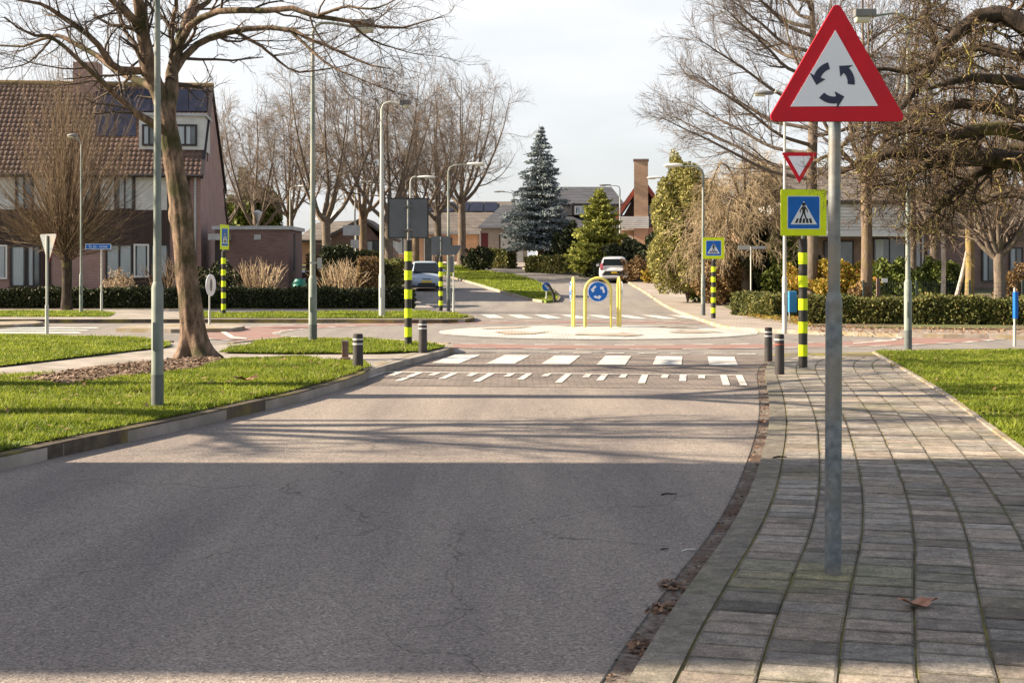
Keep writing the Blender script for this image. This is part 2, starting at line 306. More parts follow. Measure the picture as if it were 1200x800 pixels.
M['bush_green'] = leafmat('bush_leaves', (.035, .055, .012), (.17, .20, .04), .6, .2)
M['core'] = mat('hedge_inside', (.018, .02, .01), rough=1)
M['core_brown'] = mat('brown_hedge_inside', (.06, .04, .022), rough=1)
M['litter'] = leafmat('leaf_litter', (.16, .08, .045), (.40, .26, .15), .8, .1)
M['chips'] = leafmat('bark_chips', (.10, .065, .045), (.34, .245, .18), .85, 0)
M['car_white'] = mat('white_car_paint', (.74, .74, .76), rough=.25, spec=.6)
M['car_silver'] = mat('silver_blue_paint', (.36, .44, .54), rough=.3, metal=.1, spec=.5)
M['car_pale'] = mat('pale_blue_paint', (.50, .56, .64), rough=.3)
M['tyre'] = mat('tyre_rubber', (.02, .02, .02), rough=.85)
M['rim'] = mat('alloy_rim', (.45, .46, .48), rough=.35, metal=.6)
M['red_lens'] = mat('tail_lamp_red', (.30, .06, .09), rough=.3)
M['head_lens'] = mat('headlamp_glass', (.55, .58, .62), rough=.15)
M['plate'] = mat('number_plate_yellow', (.70, .48, .03), rough=.5)
M['cobble'] = brickmat('white_cobbles', (.56, .57, .58), (.46, .47, .48), (.36, .33, .29), .16, .16, .025, flat=True, var=.45)
M['cobble_dark'] = brickmat('brown_cobbles', (.46, .39, .31), (.38, .32, .26), (.26, .22, .18), .16, .16, .025, flat=True, var=.4)

# ------------------------------------------------------------------ mesh helpers
def tag(o, label=None, cat=None, group=None, kind=None):
    if label: o['label'] = label
    if cat: o['category'] = cat
    if group: o['group'] = group
    if kind: o['kind'] = kind
    return o
def empty(name, loc, rz=0, label=None, cat=None, group=None):
    o = bpy.data.objects.new(name, None); COL.objects.link(o)
    o.location = loc; o.rotation_euler = (0, 0, rz); o.empty_display_size = .2
    return tag(o, label, cat, group)
def link(name, me, m, parent=None, smooth=False):
    o = bpy.data.objects.new(name, me); COL.objects.link(o); o.parent = parent
    if m: me.materials.append(m)
    if smooth: me.shade_smooth()
    return o
class MB:
    def __init__(s): s.v = []; s.f = []
    def add(s, v, f):
        b = len(s.v); s.v += [tuple(p) for p in v]; s.f += [tuple(b+i for i in q) for q in f]; return s
    def box(s, x0, x1, y0, y1, z0, z1):
        return s.add([(x0,y0,z0),(x1,y0,z0),(x1,y1,z0),(x0,y1,z0),(x0,y0,z1),(x1,y0,z1),(x1,y1,z1),(x0,y1,z1)],
              [(0,3,2,1),(4,5,6,7),(0,1,5,4),(1,2,6,5),(2,3,7,6),(3,0,4,7)])
    def tube(s, pts, rad, n=10, caps=True):
        pts = [Vector(p) for p in pts]
        if not hasattr(rad, '__len__'): rad = [rad]*len(pts)
        ref = Vector((0, 1, 0)) if abs((pts[-1]-pts[0]).normalized().y) < .9 else Vector((1, 0, 0))
        V = []
        for i, p in enumerate(pts):
            t = (pts[min(i+1, len(pts)-1)]-pts[max(i-1, 0)]).normalized()
            u = t.cross(ref).normalized(); w_ = t.cross(u)
            for k in range(n):
                a = 2*math.pi*k/n; V.append(p+(u*math.cos(a)+w_*math.sin(a))*rad[i])
        Fc = [(i*n+k, i*n+(k+1) % n, (i+1)*n+(k+1) % n, (i+1)*n+k) for i in range(len(pts)-1) for k in range(n)]
        if caps: Fc += [tuple(range(n))[::-1], tuple((len(pts)-1)*n+k for k in range(n))]
        return s.add(V, Fc)
    def prism(s, poly, y0, y1):
        """polygon in x,z extruded along y"""
        n = len(poly)
        return s.add([(x, y0, z) for x, z in poly]+[(x, y1, z) for x, z in poly],
              [tuple(range(n)), tuple(range(n, 2*n))[::-1]]+[(i, n+i, n+(i+1) % n, (i+1) % n) for i in range(n)])
    def prismx(s, poly, x0, x1):
        """polygon in y,z extruded along x"""
        n = len(poly)
        return s.add([(x0, y, z) for y, z in poly]+[(x1, y, z) for y, z in poly],
              [tuple(range(n))[::-1], tuple(range(n, 2*n))]+[(i, (i+1) % n, n+(i+1) % n, n+i) for i in range(n)])
    def build(s, name, m, parent=None, smooth=False, bevel=0):
        me = bpy.data.meshes.new(name); me.from_pydata(s.v, [], s.f)
        bm = bmesh.new(); bm.from_mesh(me); bmesh.ops.recalc_face_normals(bm, faces=bm.faces)
        if bevel: bmesh.ops.bevel(bm, geom=bm.edges[:], offset=bevel, segments=2, affect='EDGES', profile=.6)
        bm.to_mesh(me); bm.free()
        o = link(name, me, m, parent)
        if smooth:
            me.shade_smooth()
            me.attributes.new('sharp_face', 'BOOLEAN', 'FACE') if False else None
            try: me.set_sharp_from_angle(angle=R(40))
            except Exception: pass
        return o
def mesh_np(name, V, Fq, m=None, parent=None, smooth=True):
    V = np.asarray(V, np.float32).reshape(-1, 3); Fq = np.asarray(Fq, np.int32); n, k = Fq.shape
    me = bpy.data.meshes.new(name)
    me.vertices.add(len(V)); me.vertices.foreach_set('co', V.ravel())
    me.loops.add(n*k); me.loops.foreach_set('vertex_index', Fq.ravel())
    me.polygons.add(n); me.polygons.foreach_set('loop_start', np.arange(0, n*k, k, dtype=np.int32)); me.polygons.foreach_set('loop_total', np.full(n, k, np.int32))
    me.update(calc_edges=True)
    if smooth: me.polygons.foreach_set('use_smooth', np.ones(n, bool))
    return link(name, me, m, parent)
def tubes_np(groups):
    """groups: list of (pts (N,m,3), rad (N,m), sides) -> V, F"""
    Vs, Fs, base = [], [], 0
    for P, Rr, s in groups:
        N, m, _ = P.shape
        if N == 0: continue
        tg = np.gradient(P, axis=1); tg /= np.linalg.norm(tg, axis=2, keepdims=True)+1e-9
        mean = np.abs(tg.mean(axis=1)); ref = np.zeros((N, 3)); ref[np.arange(N), mean.argmin(axis=1)] = 1
        u = np.cross(tg, ref[:, None, :]); u /= np.linalg.norm(u, axis=2, keepdims=True)+1e-9
        w_ = np.cross(tg, u)
        a = np.arange(s)*2*np.pi/s
        ring = u[:, :, None, :]*np.cos(a)[None, None, :, None]+w_[:, :, None, :]*np.sin(a)[None, None, :, None]
        V = P[:, :, None, :]+ring*Rr[:, :, None, None]
        idx = np.arange(N*m*s).reshape(N, m, s)+base
        q = np.stack([idx[:, :-1, :], np.roll(idx[:, :-1, :], -1, 2), np.roll(idx[:, 1:, :], -1, 2), idx[:, 1:, :]], -1).reshape(-1, 4)
        Vs.append(V.reshape(-1, 3)); Fs.append(q); base += N*m*s
    return np.concatenate(Vs), np.concatenate(Fs)
def unit(a): return a/(np.linalg.norm(a, axis=-1, keepdims=True)+1e-9)
def children(P, Rr, k, t0, t1, ang, length, lenfall=.4, rr=.5, rmin=.004, seg=4, wander=.15, up=.0, g=None, tipr=.35, lenvar=.35, angvar=.25):
    """k child branches per parent polyline; returns new (pts, rad)"""
    g = g or rng
    N, m, _ = P.shape
    t = (np.arange(k)+g.random((N, k)))/k*(t1-t0)+t0
    f = t*(m-1); i = np.minimum(f.astype(int), m-2); fr = (f-i)[..., None]
    I = np.arange(N)[:, None]
    p = P[I, i]*(1-fr)+P[I, i+1]*fr; d = unit(P[I, i+1]-P[I, i])
    r = (Rr[I, i]*(1-fr[..., 0])+Rr[I, i+1]*fr[..., 0])*rr
    d = d.reshape(-1, 3); p = p.reshape(-1, 3); r = np.maximum(r.reshape(-1), rmin); tt = t.reshape(-1)
    rv = unit(g.normal(size=d.shape)); side = unit(np.cross(d, rv))
    a = ang*(1+angvar*g.normal(size=len(d)))
    dd = unit(d*np.cos(a)[:, None]+side*np.sin(a)[:, None])
    Ln = length*(1-lenfall*(tt-t0)/(t1-t0+1e-9))*(1+lenvar*(g.random(len(d))*2-1))
    pts = [p]; st = (Ln/(seg-1))[:, None]
    for j in range(seg-1):
        dd = unit(dd+wander*g.normal(size=dd.shape)+np.array([0, 0, up])); pts.append(pts[-1]+dd*st)
    Q = np.stack(pts, 1); taper = np.linspace(1, tipr, seg)
    return Q, r[:, None]*taper[None, :]
def resample(pts, rad, m):
    pts = np.array(pts, float); rad = np.array(rad, float)
    if len(rad) != len(pts): rad = np.interp(np.linspace(0, 1, len(pts)), np.linspace(0, 1, len(rad)), rad)
    # catmull-rom
    n = len(pts); u = np.linspace(0, n-1, m); out = []
    for x in u:
        i = min(int(x), n-2); f = x-i
        p0 = pts[max(i-1, 0)]; p1 = pts[i]; p2 = pts[i+1]; p3 = pts[min(i+2, n-1)]
        out.append(.5*((2*p1)+(-p0+p2)*f+(2*p0-5*p1+4*p2-p3)*f*f+(-p0+3*p1-3*p2+p3)*f**3))
    return np.array(out), np.interp(u, np.arange(n), rad)
def blades(P, D, size, width=.25, flat=None, g=None):
    """one quad leaf per point; P (N,3) centre, D (N,3) long direction, size (N)"""
    g = g or rng
    s = unit(np.cross(D, g.normal(size=D.shape))); L_ = (D*size[:, None]); W = s*(size*width)[:, None]
    V = np.stack([P-L_*.5-W*.5, P-L_*.5+W*.5, P+L_*.5+W*.5, P+L_*.5-W*.5], 1).reshape(-1, 3)
    Fq = np.arange(len(P)*4).reshape(-1, 4)
    return V, Fq

# ------------------------------------------------------------------ ground sheets
def sheet(name, pts, h, m, skirt=0, kind='structure', parent=None, cutsafe=True):
    """flat area draped on the terrain at height h; skirt = depth of side faces"""
    bm = bmesh.new()
    vs = [bm.verts.new((x, y, 0)) for x, y in pts]
    f = bm.faces.new(vs); f.normal_update()
    if f.normal.z < 0: f.normal_flip()
    bmesh.ops.triangulate(bm, faces=bm.faces[:])
    ys = [p[1] for p in pts]
    for yc in [50, 52, 54, 56, 58, 60, 62, 64, 80, 100, 118]:
        if min(ys) < yc < max(ys):
            bmesh.ops.bisect_plane(bm, geom=bm.verts[:]+bm.edges[:]+bm.faces[:], plane_co=(0, yc, 0), plane_no=(0, 1, 0))
    for v in bm.verts: v.co.z = T(v.co.y)+h
    if skirt:
        be = [e for e in bm.edges if e.is_boundary]
        r = bmesh.ops.extrude_edge_only(bm, edges=be)
        for v in [g_ for g_ in r['geom'] if isinstance(g_, bmesh.types.BMVert)]: v.co.z -= skirt
    me = bpy.data.meshes.new(name); bm.to_mesh(me); bm.free()
    o = link(name, me, m, parent)
    if kind: o['kind'] = kind
    return o
def gp(lst, h=0): return [G(x, y, h) for x, y in lst]
def offset_line(pts, d):
    pts = [Vector(p) for p in pts]; out = []
    for i, p in enumerate(pts):
        t = (pts[min(i+1, len(pts)-1)]-pts[max(i-1, 0)]).normalized(); out.append((p.x-t.y*d, p.y+t.x*d))
    return out
def smooth_line(pts, m):
    p, _ = resample([(x, y, 0) for x, y in pts], [1]*len(pts), m); return [(a, b) for a, b, _ in p]
def strip(name, line, w0, w1, h, m, skirt=0, seglen=None, gap=.006, kind='structure', jit=0):
    """band between two offsets of a line, cut in lengths (kerb stones)"""
    d = [0]
    for i in range(1, len(line)): d.append(d[-1]+math.dist(line[i-1], line[i]))
    tot = d[-1]; n = max(1, int(tot/(seglen or 1.0))); sub = 1 if seglen else 1
    xs = np.array(line)
    def at(s): return np.array([np.interp(s, d, xs[:, 0]), np.interp(s, d, xs[:, 1])])
    V, Fc = [], []
    for i in range(n):
        s0 = tot*i/n+(gap if seglen else 0); s1 = tot*(i+1)/n
        a, b = at(s0), at(s1); t0 = at(min(s0+.05, tot))-at(max(s0-.05, 0)); t1 = at(min(s1+.05, tot))-at(max(s1-.05, 0))
        n0 = np.array([-t0[1], t0[0]])/np.linalg.norm(t0); n1 = np.array([-t1[1], t1[0]])/np.linalg.norm(t1)
        jj = random.uniform(-jit, jit)
        q = [a+n0*w0, b+n1*w0, b+n1*w1, a+n0*w1]; base = len(V)
        V += [(p[0], p[1], float(T(p[1]))+h+jj) for p in q]
        Fc.append((base, base+1, base+2, base+3))
        if skirt:
            V += [(p[0], p[1], float(T(p[1]))+h-skirt) for p in q]
            for k in range(4): Fc.append((base+k, base+4+k, base+4+(k+1) % 4, base+(k+1) % 4))
    me = bpy.data.meshes.new(name); me.from_pydata(V, [], Fc)
    bm = bmesh.new(); bm.from_mesh(me); bmesh.ops.recalc_face_normals(bm, faces=bm.faces)
    if not skirt:
        for f in bm.faces:
            if f.normal.z < 0: f.normal_flip()
    bm.to_mesh(me); bm.free()
    o = link(name, me, m)
    if kind: o['kind'] = kind
    return o

# ground sheet to the horizon
gy = [-60, 0, 20, 40, 50, 52, 54, 56, 58, 60, 62, 64, 80, 100, 118, 150, 200, 400, 1500, 3000]; gx = [-2500, -400, -100, -30, 0, 30, 100, 400, 2500]
V = [(x, y, T(y)-.05) for y in gy for x in gx]; nx = len(gx)
Fc = [(j*nx+i, j*nx+i+1, (j+1)*nx+i+1, (j+1)*nx+i) for j in range(len(gy)-1) for i in range(nx-1)]
me = bpy.data.meshes.new('ground'); me.from_pydata(V, [], Fc); tag(link('ground', me, M['ground']), kind='structure')

# road surfaces
sheet('road', [(-14, -4), (6, -4), (8, 20.5), (6, 21.3), (-3, 22.4), (-14, 24)], 0, M['asphalt'])
sheet('cross_road', [(-14, 24), (-3, 22.4), (6, 21.3), (8, 20.5), (60, 22), (60, 52), (14, 52), (10, 60), (12, 75), (12, 100), (-2, 150), (-60, 150), (-60, 22)], 0, M['asphalt2'])
# the raised table of clinkers with the zebra
O = np.array([-1.37, 24.1]); U = np.array([.993, -.119]); W_ = np.array([.119, .993])
def loc(u, v): p = O+U*u+W_*v; return (float(p[0]), float(p[1]))
RD = [G(893, 434, .02), G(900, 425, .02), G(905, 415, .02)]
sheet('raised_table', [loc(-1.3, -4.6), loc(5.3, -4.6), loc(5.35, -2.1), loc(5.6, 0), loc(6.0, 3.0), loc(-.4, 3.0)], .004, M['table'])
sheet('channel_strip', [loc(-1.0, -.75), loc(5.5, -.75), loc(5.52, -.6), loc(-.98, -.6)], .008, M['gutter'])
mk = []
for i in range(6): mk.append([loc(i*.94, 0), loc(i*.94+.48, 0), loc(i*.94+.5, 2.35), loc(i*.94+.02, 2.35)])
ml = [[loc(-.9, -2.22), loc(1.95, -2.22), loc(1.95, -2.1), loc(-.9, -2.1)], [loc(2.2, -2.22), loc(5.15, -2.22), loc(5.15, -2.1), loc(2.2, -2.1)]]
for i in range(22):
    u = -1.02+i*.29+random.uniform(-.03, .03); ln = (1.6, .6, 1.15, .6)[i % 4] if i < 20 else 1.8
    if i in (5, 11): ln = .5
    ml.append([loc(u-.1*0, -2.24-ln), loc(u+.10, -2.24-ln), loc(u+.11, -2.24), loc(u+.01, -2.24)])
def marks(name, polys, h=.012, m='white'):
    V, Fc = [], []
    for q in polys:
        b = len(V); V += [(x, y, float(T(y))+h) for x, y in q]; Fc.append(tuple(range(b, b+len(q))))
    me = bpy.data.meshes.new(name); me.from_pydata(V, [], Fc)
    bm = bmesh.new(); bm.from_mesh(me)
    bmesh.ops.recalc_face_normals(bm, faces=bm.faces)
    for f in bm.faces:
        f.normal_update()
        if f.normal.z < 0: f.normal_flip()
    bm.to_mesh(me); bm.free()
    return tag(link(name, me, M[m]), kind='structure')
marks('zebra_marking', mk); marks('ramp_marking', ml, m='white_worn')
# ring of red cycle lane round the island
RC = (2.18, 36.0)
def ring(r0, r1, a0, a1, n=48, sx=1.33):
    out = []
    for i in range(n):
        a = a0+(a1-a0)*i/n; b = a0+(a1-a0)*(i+.0+1)/n
        out.append([(RC[0]+sx*r*math.cos(t), RC[1]+r*math.sin(t)) for r, t in ((r0, a), (r0, b), (r1, b), (r1, a))])
    return out
def arc_poly(r0, r1, a0, a1, n=60, sx=1.33, sx1=None):
    A = [a0+(a1-a0)*i/n for i in range(n+1)]
    return [(RC[0]+sx*r0*math.cos(t), RC[1]+r0*math.sin(t)) for t in A]+[(RC[0]+(sx1 or sx)*r1*math.cos(t), RC[1]+r1*math.sin(t)) for t in A[::-1]]
marks('cycle_lane', ring(6.15, 7.7, 0, 2*math.pi, 96), .006, 'redbike')
dash = []
for a in range(0, 360, 6):
    dash += ring(6.05, 6.2, R(a), R(a+3), 1) + ring(7.65, 7.8, R(a+1), R(a+4), 1)
marks('cycle_lane_marking', dash)
marks('give_way_marking', [[loc(-.3+i*.62, 3.15), loc(.05+i*.62, 3.15), loc(.06+i*.62, 3.32), loc(-.29+i*.62, 3.32)] for i in range(10)])
# north arm zebra
nz_ = []
for i in range(10):
    x0 = -1.75+i*.93; yb = 46.2-.13*i; nz_.append([(x0+.1, yb), (x0+.58, yb-.06), (x0+.2, yb+3.6), (x0-.28, yb+3.66)])
marks('far_zebra_marking', nz_)
# west arm zebra
marks('side_zebra_marking', [[G(-80, y0), G(x1, y0), G(x1-6, y1), G(-80, y1)] for x1, y0, y1 in ((118, 385.2, 384), (106, 388, 386.7), (97, 390.9, 389.4), (75, 394, 392.4))])
marks('lane_marking', [[G(263, 388), G(275, 395), G(290, 396.5), G(288, 397.6), G(270, 396.5), G(258, 389)], [G(1040, 391.5), G(1062, 394.5), G(1048, 399.5), G(1000, 403), G(1000, 402), G(1044, 398.7), G(1056, 394.6), G(1036, 392)]])

# splitter / mini roundabout island: low paved dome
def dome(name, rx, ry, z0, hgt, m, nr=8, na=64, r0=0):
    V = []; Fc = []
    for i in range(nr+1):
        f = r0+(1-r0)*i/nr
        for k in range(na):
            a = 2*math.pi*k/na; V.append((RC[0]+rx*f*math.cos(a), RC[1]+ry*f*math.sin(a), z0+hgt*(1-f**2)))
    for i in range(nr):
        for k in range(na): Fc.append((i*na+k, i*na+(k+1) % na, (i+1)*na+(k+1) % na, (i+1)*na+k))
    if r0 == 0: pass
    me = bpy.data.meshes.new(name); me.from_pydata(V, [], Fc); return tag(link(name, me, m, smooth=True), kind='structure')
dome('roundabout_island', 3.98, 3.9, .02, .07, M['cobble'], r0=.001)
dome('island_edge', 4.05, 3.97, .012, .02, M['white'], nr=2, r0=.9)
dk = []
for a0 in (200, 255, 315, 15, 75, 135):
    dk.append([(RC[0]+r*math.cos(R(a0+t)), RC[1]+r*math.sin(R(a0+t))) for r, t in ((2.3, 0), (2.2, 12), (2.3, 24), (1.9, 30), (2.9, 34), (3.3, 22), (3.05, 20), (2.95, 10), (2.8, 0))])
V, Fc = [], []
for q in dk:
    b = len(V); V += [(x, y, .026+.07*(1-(math.hypot(x-RC[0], y-RC[1])/3.95)**2)+.008) for x, y in q]; Fc.append(tuple(range(b, b+len(q))))
me = bpy.data.meshes.new('island_arrows'); me.from_pydata(V, [], Fc); tag(link('island_arrows', me, M['cobble_dark']), kind='structure')

# ---- south-west block: path slab, kerb, verges
KL = [(421, 449), (354, 470), (287, 486), (208, 505), (75, 534), (0, 551.7)]          # foot of the kerb
kl = [G(x, y, 0) for x, y in KL]
kl += [(kl[-1][0]-.75*(i+1), kl[-1][1]-2.2*(i+1)) for i in range(4)]
kl = [G(434, 441, 0)]+kl
kln = smooth_line(kl, 60)
HL = .125
far_edge = gp([(527, 407), (520, 402.5), (480, 399), (430, 396.5), (335, 395.5), (270, 402), (235, 404), (200, 400), (150, 396), (60, 392), (0, 391)], HL)
flush_edge = gp([(527, 407), (500, 416), (470, 425), (440, 434), (432, 438)], HL-.05)
poly = kln+[(-20, kln[-1][1]), (-30, 10), (-30, 28), (-22, 31)]+far_edge[::-1]+[G(480, 422, .08)]
sheet('path', poly, HL-.02, M['path'], skirt=.2)
kerb_line = kln
strip('kerb', kerb_line, .0, -.15, HL, M['kerb'], skirt=.16, seglen=1.0, jit=.004)
strip('kerb_low', smooth_line([G(434, 440, 0), G(470, 427, 0), G(500, 417, 0), G(528, 407.5, 0)], 20), .0, .13, HL-.015, M['kerb_light'], skirt=.14, seglen=.8)
strip('kerb_cross', smooth_line(gp([(527, 407), (521, 402.2), (480, 398.6), (430, 396), (335, 395.2), (270, 401)], HL), 20), .06, -.08, HL+.002, M['kerb_light'], skirt=.14, seglen=.8)
strip('kerb_side', smooth_line(gp([(200, 399.4), (150, 395.5), (60, 391.6), (0, 390.5), (-60, 390)], HL), 20), .06, -.08, HL+.002, M['kerb_light'], skirt=.14, seglen=.8)
inner = offset_line(kln, -.15)
VN = inner[2:]+[(-16, inner[-1][1]), (-16, 18.3)]+gp([(-60, 443), (0, 441), (60, 439.5), (130, 436), (190, 431), (250, 424.5), (275, 421), (350, 421), (428, 425.5), (434, 430)], HL)
sheet('verge_near', VN, HL+.01, M['grass_soil'])
ISL = gp([(258, 413), (300, 403), (335, 397.3), (430, 398.2), (490, 402), (522, 406.3), (500, 411.5), (440, 413.8), (330, 414)], HL)
sheet('verge_island', ISL, HL+.008, M['grass_soil'])
FARL = gp([(-300, 392), (0, 392.5), (60, 393.5), (150, 397.5), (198, 402), (200, 405.5), (180, 408), (120, 415), (60, 422), (0, 429), (-300, 448)], HL)
sheet('verge_corner', FARL, HL+.008, M['grass_soil'])
MUL = gp([(20, 445), (60, 438.5), (110, 431), (160, 425.5), (200, 421.5), (245, 419.5), (262, 421.5), (255, 427), (225, 433), (180, 438), (130, 443), (80, 450)], HL+.02)
sheet('bark_mulch_bed', MUL, HL+.02, M['mulch'])

# ---- south-east: tiled sidewalk and lawn
HR = .04
kr_px = [(734, 800), (766, 746), (796, 702), (822, 662), (854, 625), (883, 571), (896, 507), (902, 480), (899, 451), (893, 435)]
kr = [G(x, y, HR) for x, y in [(734, 800), (766, 746), (796, 702), (833, 650), (854, 621), (882, 568), (900, 505), (902, 475), (899, 451), (896, 437)]]
kr = [(kr[0][0]-(kr[2][0]-kr[0][0])*2.6, kr[0][1]-(kr[2][1]-kr[0][1])*2.6)]+kr+[(kr[-1][0]+.55, kr[-1][1]+2.6), (kr[-1][0]+1.3, kr[-1][1]+4.6)]
krs = np.array(smooth_line(kr, 120))
for _ in range(14): krs[1:-1] = krs[1:-1]*.5+(krs[:-2]+krs[2:])*.25
krs = [tuple(map(float, p)) for p in krs]
gr_px = [(1026, 413), (1060, 432), (1110, 462), (1160, 498), (1200, 527)]
gl = [G(x, y, HR) for x, y in gr_px]; gl += [(gl[-1][0]-.45, gl[-1][1]-2.4), (gl[-1][0]-.95, gl[-1][1]-5), (gl[-1][0]-1.6, gl[-1][1]-10)]
gls = smooth_line(gl, 60)
sw_far = gp([(1028, 412.2), (985, 413), (940, 413), (905, 414)], HR)
sheet('sidewalk', krs+sw_far[::-1]+gls, HR-.0065, M['joint'], skirt=.1)
strip('kerb_right', krs, .0, -.17, HR, M['tiles'], skirt=.1, seglen=.9, jit=.002)
ko = bpy.data.objects['kerb_right']
# gutter of dirt between asphalt and kerb
gut = krs
strip('gutter', krs, .0, .115, .007, M['gutter'])
strip('gutter_crack', krs, .110, .119, .0095, M['black'], seglen=.23, gap=.02, jit=.002)
SEG = gls+[(14, gls[-1][1]), (40, 10), (40, 25.6)]+gp([(1200, 410), (1100, 410.5), (1040, 411.5)], .06)
sheet('lawn_right', SEG, .055, M['grass_soil'], skirt=.1)
strip('lawn_edging', gls, .0, -.06, .062, M['kerb_light'], skirt=.06, seglen=1.0)
# tiles as real slabs
def tile_field():
    line = np.array(krs); d = np.concatenate([[0], np.cumsum(np.linalg.norm(np.diff(line, axis=0), axis=1))]); tot = d[-1]
    def at(s, u):
        p = np.array([np.interp(s, d, line[:, 0]), np.interp(s, d, line[:, 1])])
        t = np.array([np.interp(s+.25, d, line[:, 0])-np.interp(s-.25, d, line[:, 0]), np.interp(s+.25, d, line[:, 1])-np.interp(s-.25, d, line[:, 1])]); t /= np.linalg.norm(t)
        return p+np.array([t[1], -t[0]])*u
    g = np.random.default_rng(3); glx = np.array(gls)
    V, Fc, C = [], [], []
    pole = np.array([XX(976, 7.30), 7.30])
    for c in range(22):
        u0 = .18+c*.30; s = g.random()*.2+.1; dy = g.random()*.1
        while s < tot-.3:
            ln = .205 if g.random() < .8 else (.1 if g.random() < .3 else .30)
            e = (.004 if g.random() < .8 else .008)
            q = [at(s+.003, u0+e), at(s+.003, u0+.30-e), at(s+ln-.003, u0+.30-e), at(s+ln-.003, u0+e)]
            s += ln
            cx, cy = np.mean(q, axis=0)
            xl = np.interp(cy, glx[::-1, 1], glx[::-1, 0]) if glx[-1, 1] < cy < glx[0, 1] else (1e9 if cy <= glx[-1, 1] else -1)
            if xl < cx-.02 or cy > 26.6: continue
            z0 = HR+abs(g.normal())*.0012; tx, ty = np.clip(g.normal(size=2)*.0018, -.0012, .004)
            base = len(V); q = np.array(q); cq = q.mean(0); du = q[1]-q[0]; du /= np.linalg.norm(du); dv = q[3]-q[0]; dv /= np.linalg.norm(dv)
            ru, rv = .008+.006*g.random(), .009+.010*g.random()
            qi = [q[0]+du*ru+dv*rv, q[1]-du*ru+dv*rv, q[2]-du*ru-dv*rv, q[3]+du*ru-dv*rv]
            for k, (x, y) in enumerate(qi): V.append((x, y, z0+tx*(k in (1, 2))+ty*(k > 1)))
            for k, (x, y) in enumerate(q): V.append((x, y, z0+tx*(k in (1, 2))+ty*(k > 1)-.0025))
            for k, (x, y) in enumerate(q): V.append((x, y, HR-.02))
            Fc += [(base, base+1, base+2, base+3)]+[(base+k, base+4+k, base+4+(k+1) % 4, base+(k+1) % 4) for k in range(4)]+[(base+4+k, base+8+k, base+8+(k+1) % 4, base+4+(k+1) % 4) for k in range(4)]
            v = g.normal(1, .14)*(1 if g.random() > .07 else .62)
            warm = g.random()
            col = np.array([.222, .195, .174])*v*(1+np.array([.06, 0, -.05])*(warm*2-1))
            far = min(max((cy-8)/10, 0), 1); col = col*(1+.22*far)  # tile colour lightened with distance, painting in the sunlit stretch
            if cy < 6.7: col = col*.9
            dd = np.hypot(cx-pole[0], (cy-pole[1])*1.6)
            if dd < .75: col = col*.7+np.array([.15, .16, .04])*.3*(1-dd/.75)*2.2
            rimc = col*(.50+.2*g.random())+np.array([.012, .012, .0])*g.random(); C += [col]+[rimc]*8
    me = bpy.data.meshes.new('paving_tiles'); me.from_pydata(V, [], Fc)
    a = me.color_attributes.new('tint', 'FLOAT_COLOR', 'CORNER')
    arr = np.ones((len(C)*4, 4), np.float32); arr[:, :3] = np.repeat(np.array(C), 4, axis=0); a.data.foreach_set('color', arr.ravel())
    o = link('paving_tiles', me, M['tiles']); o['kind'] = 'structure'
    return at
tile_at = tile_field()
me = ko.data; a = me.color_attributes.new('tint', 'FLOAT_COLOR', 'CORNER'); n = len(me.loops)
cc = np.ones((n, 4), np.float32); fs = len(me.polygons)
pv = np.repeat(np.clip(np.random.default_rng(5).normal(1, .1, fs//5+1), .7, 1.3), 5)[:fs]
cc[:, :3] = np.array([.165, .148, .125])*np.repeat(pv, 4)[:n, None]; a.data.foreach_set('color', cc.ravel())

# ---- north side blocks
NWB = gp([(-500, 374.5), (0, 374), (130, 373.8), (260, 373.6), (400, 373.8), (500, 374.2), (545, 373.6), (551, 371), (540, 367.5), (515, 362), (490, 352), (474, 345), (462, 336), (452, 328), (440, 322)], .12)+[(-30, 150), (-70, 150), (-70, 44)]
sheet('block_northwest', NWB, .10, M['path'], skirt=.2)
strip('kerb_north', smooth_line(gp([(-500, 374.5), (0, 374), (130, 373.8), (260, 373.6), (400, 373.8), (500, 374.2), (545, 373.4), (552, 370.5), (540, 367)], .12), 60), .04, -.1, .118, M['kerb'], skirt=.14, seglen=1.0)
sheet('verge_north', gp([(236, 372), (400, 372.4), (500, 372.8), (540, 372.3), (549, 370.6), (530, 367), (500, 365.3), (300, 366), (236, 367)], .12), .118, M['grass_soil'])
sheet('verge_northwest', gp([(-300, 370.5), (128, 370.5), (135, 366), (110, 364.2), (-300, 364)], .12), .112, M['grass_soil'])
sheet('garden_northwest', [(-70, 52.9), (XX(482, 52.9), 52.9), (XX(478, 58), 58), (XX(462, 66), 66), (XX(450, 85), 85), (-20, 140), (-70, 140)], .125, M['soil'])
# traffic islands in the west arm
for nm, pl in (('traffic_island', [(136, 384.5), (150, 381), (200, 379.2), (275, 379.5), (287, 382), (272, 384.5), (200, 385.5)]), ('traffic_island', [(-200, 379.5), (0, 376.5), (40, 375.8), (52, 377.2), (40, 379), (0, 380.5), (-200, 386)])):
    sheet(nm, gp(pl, .1), .10, M['kerb_light'], skirt=.12)
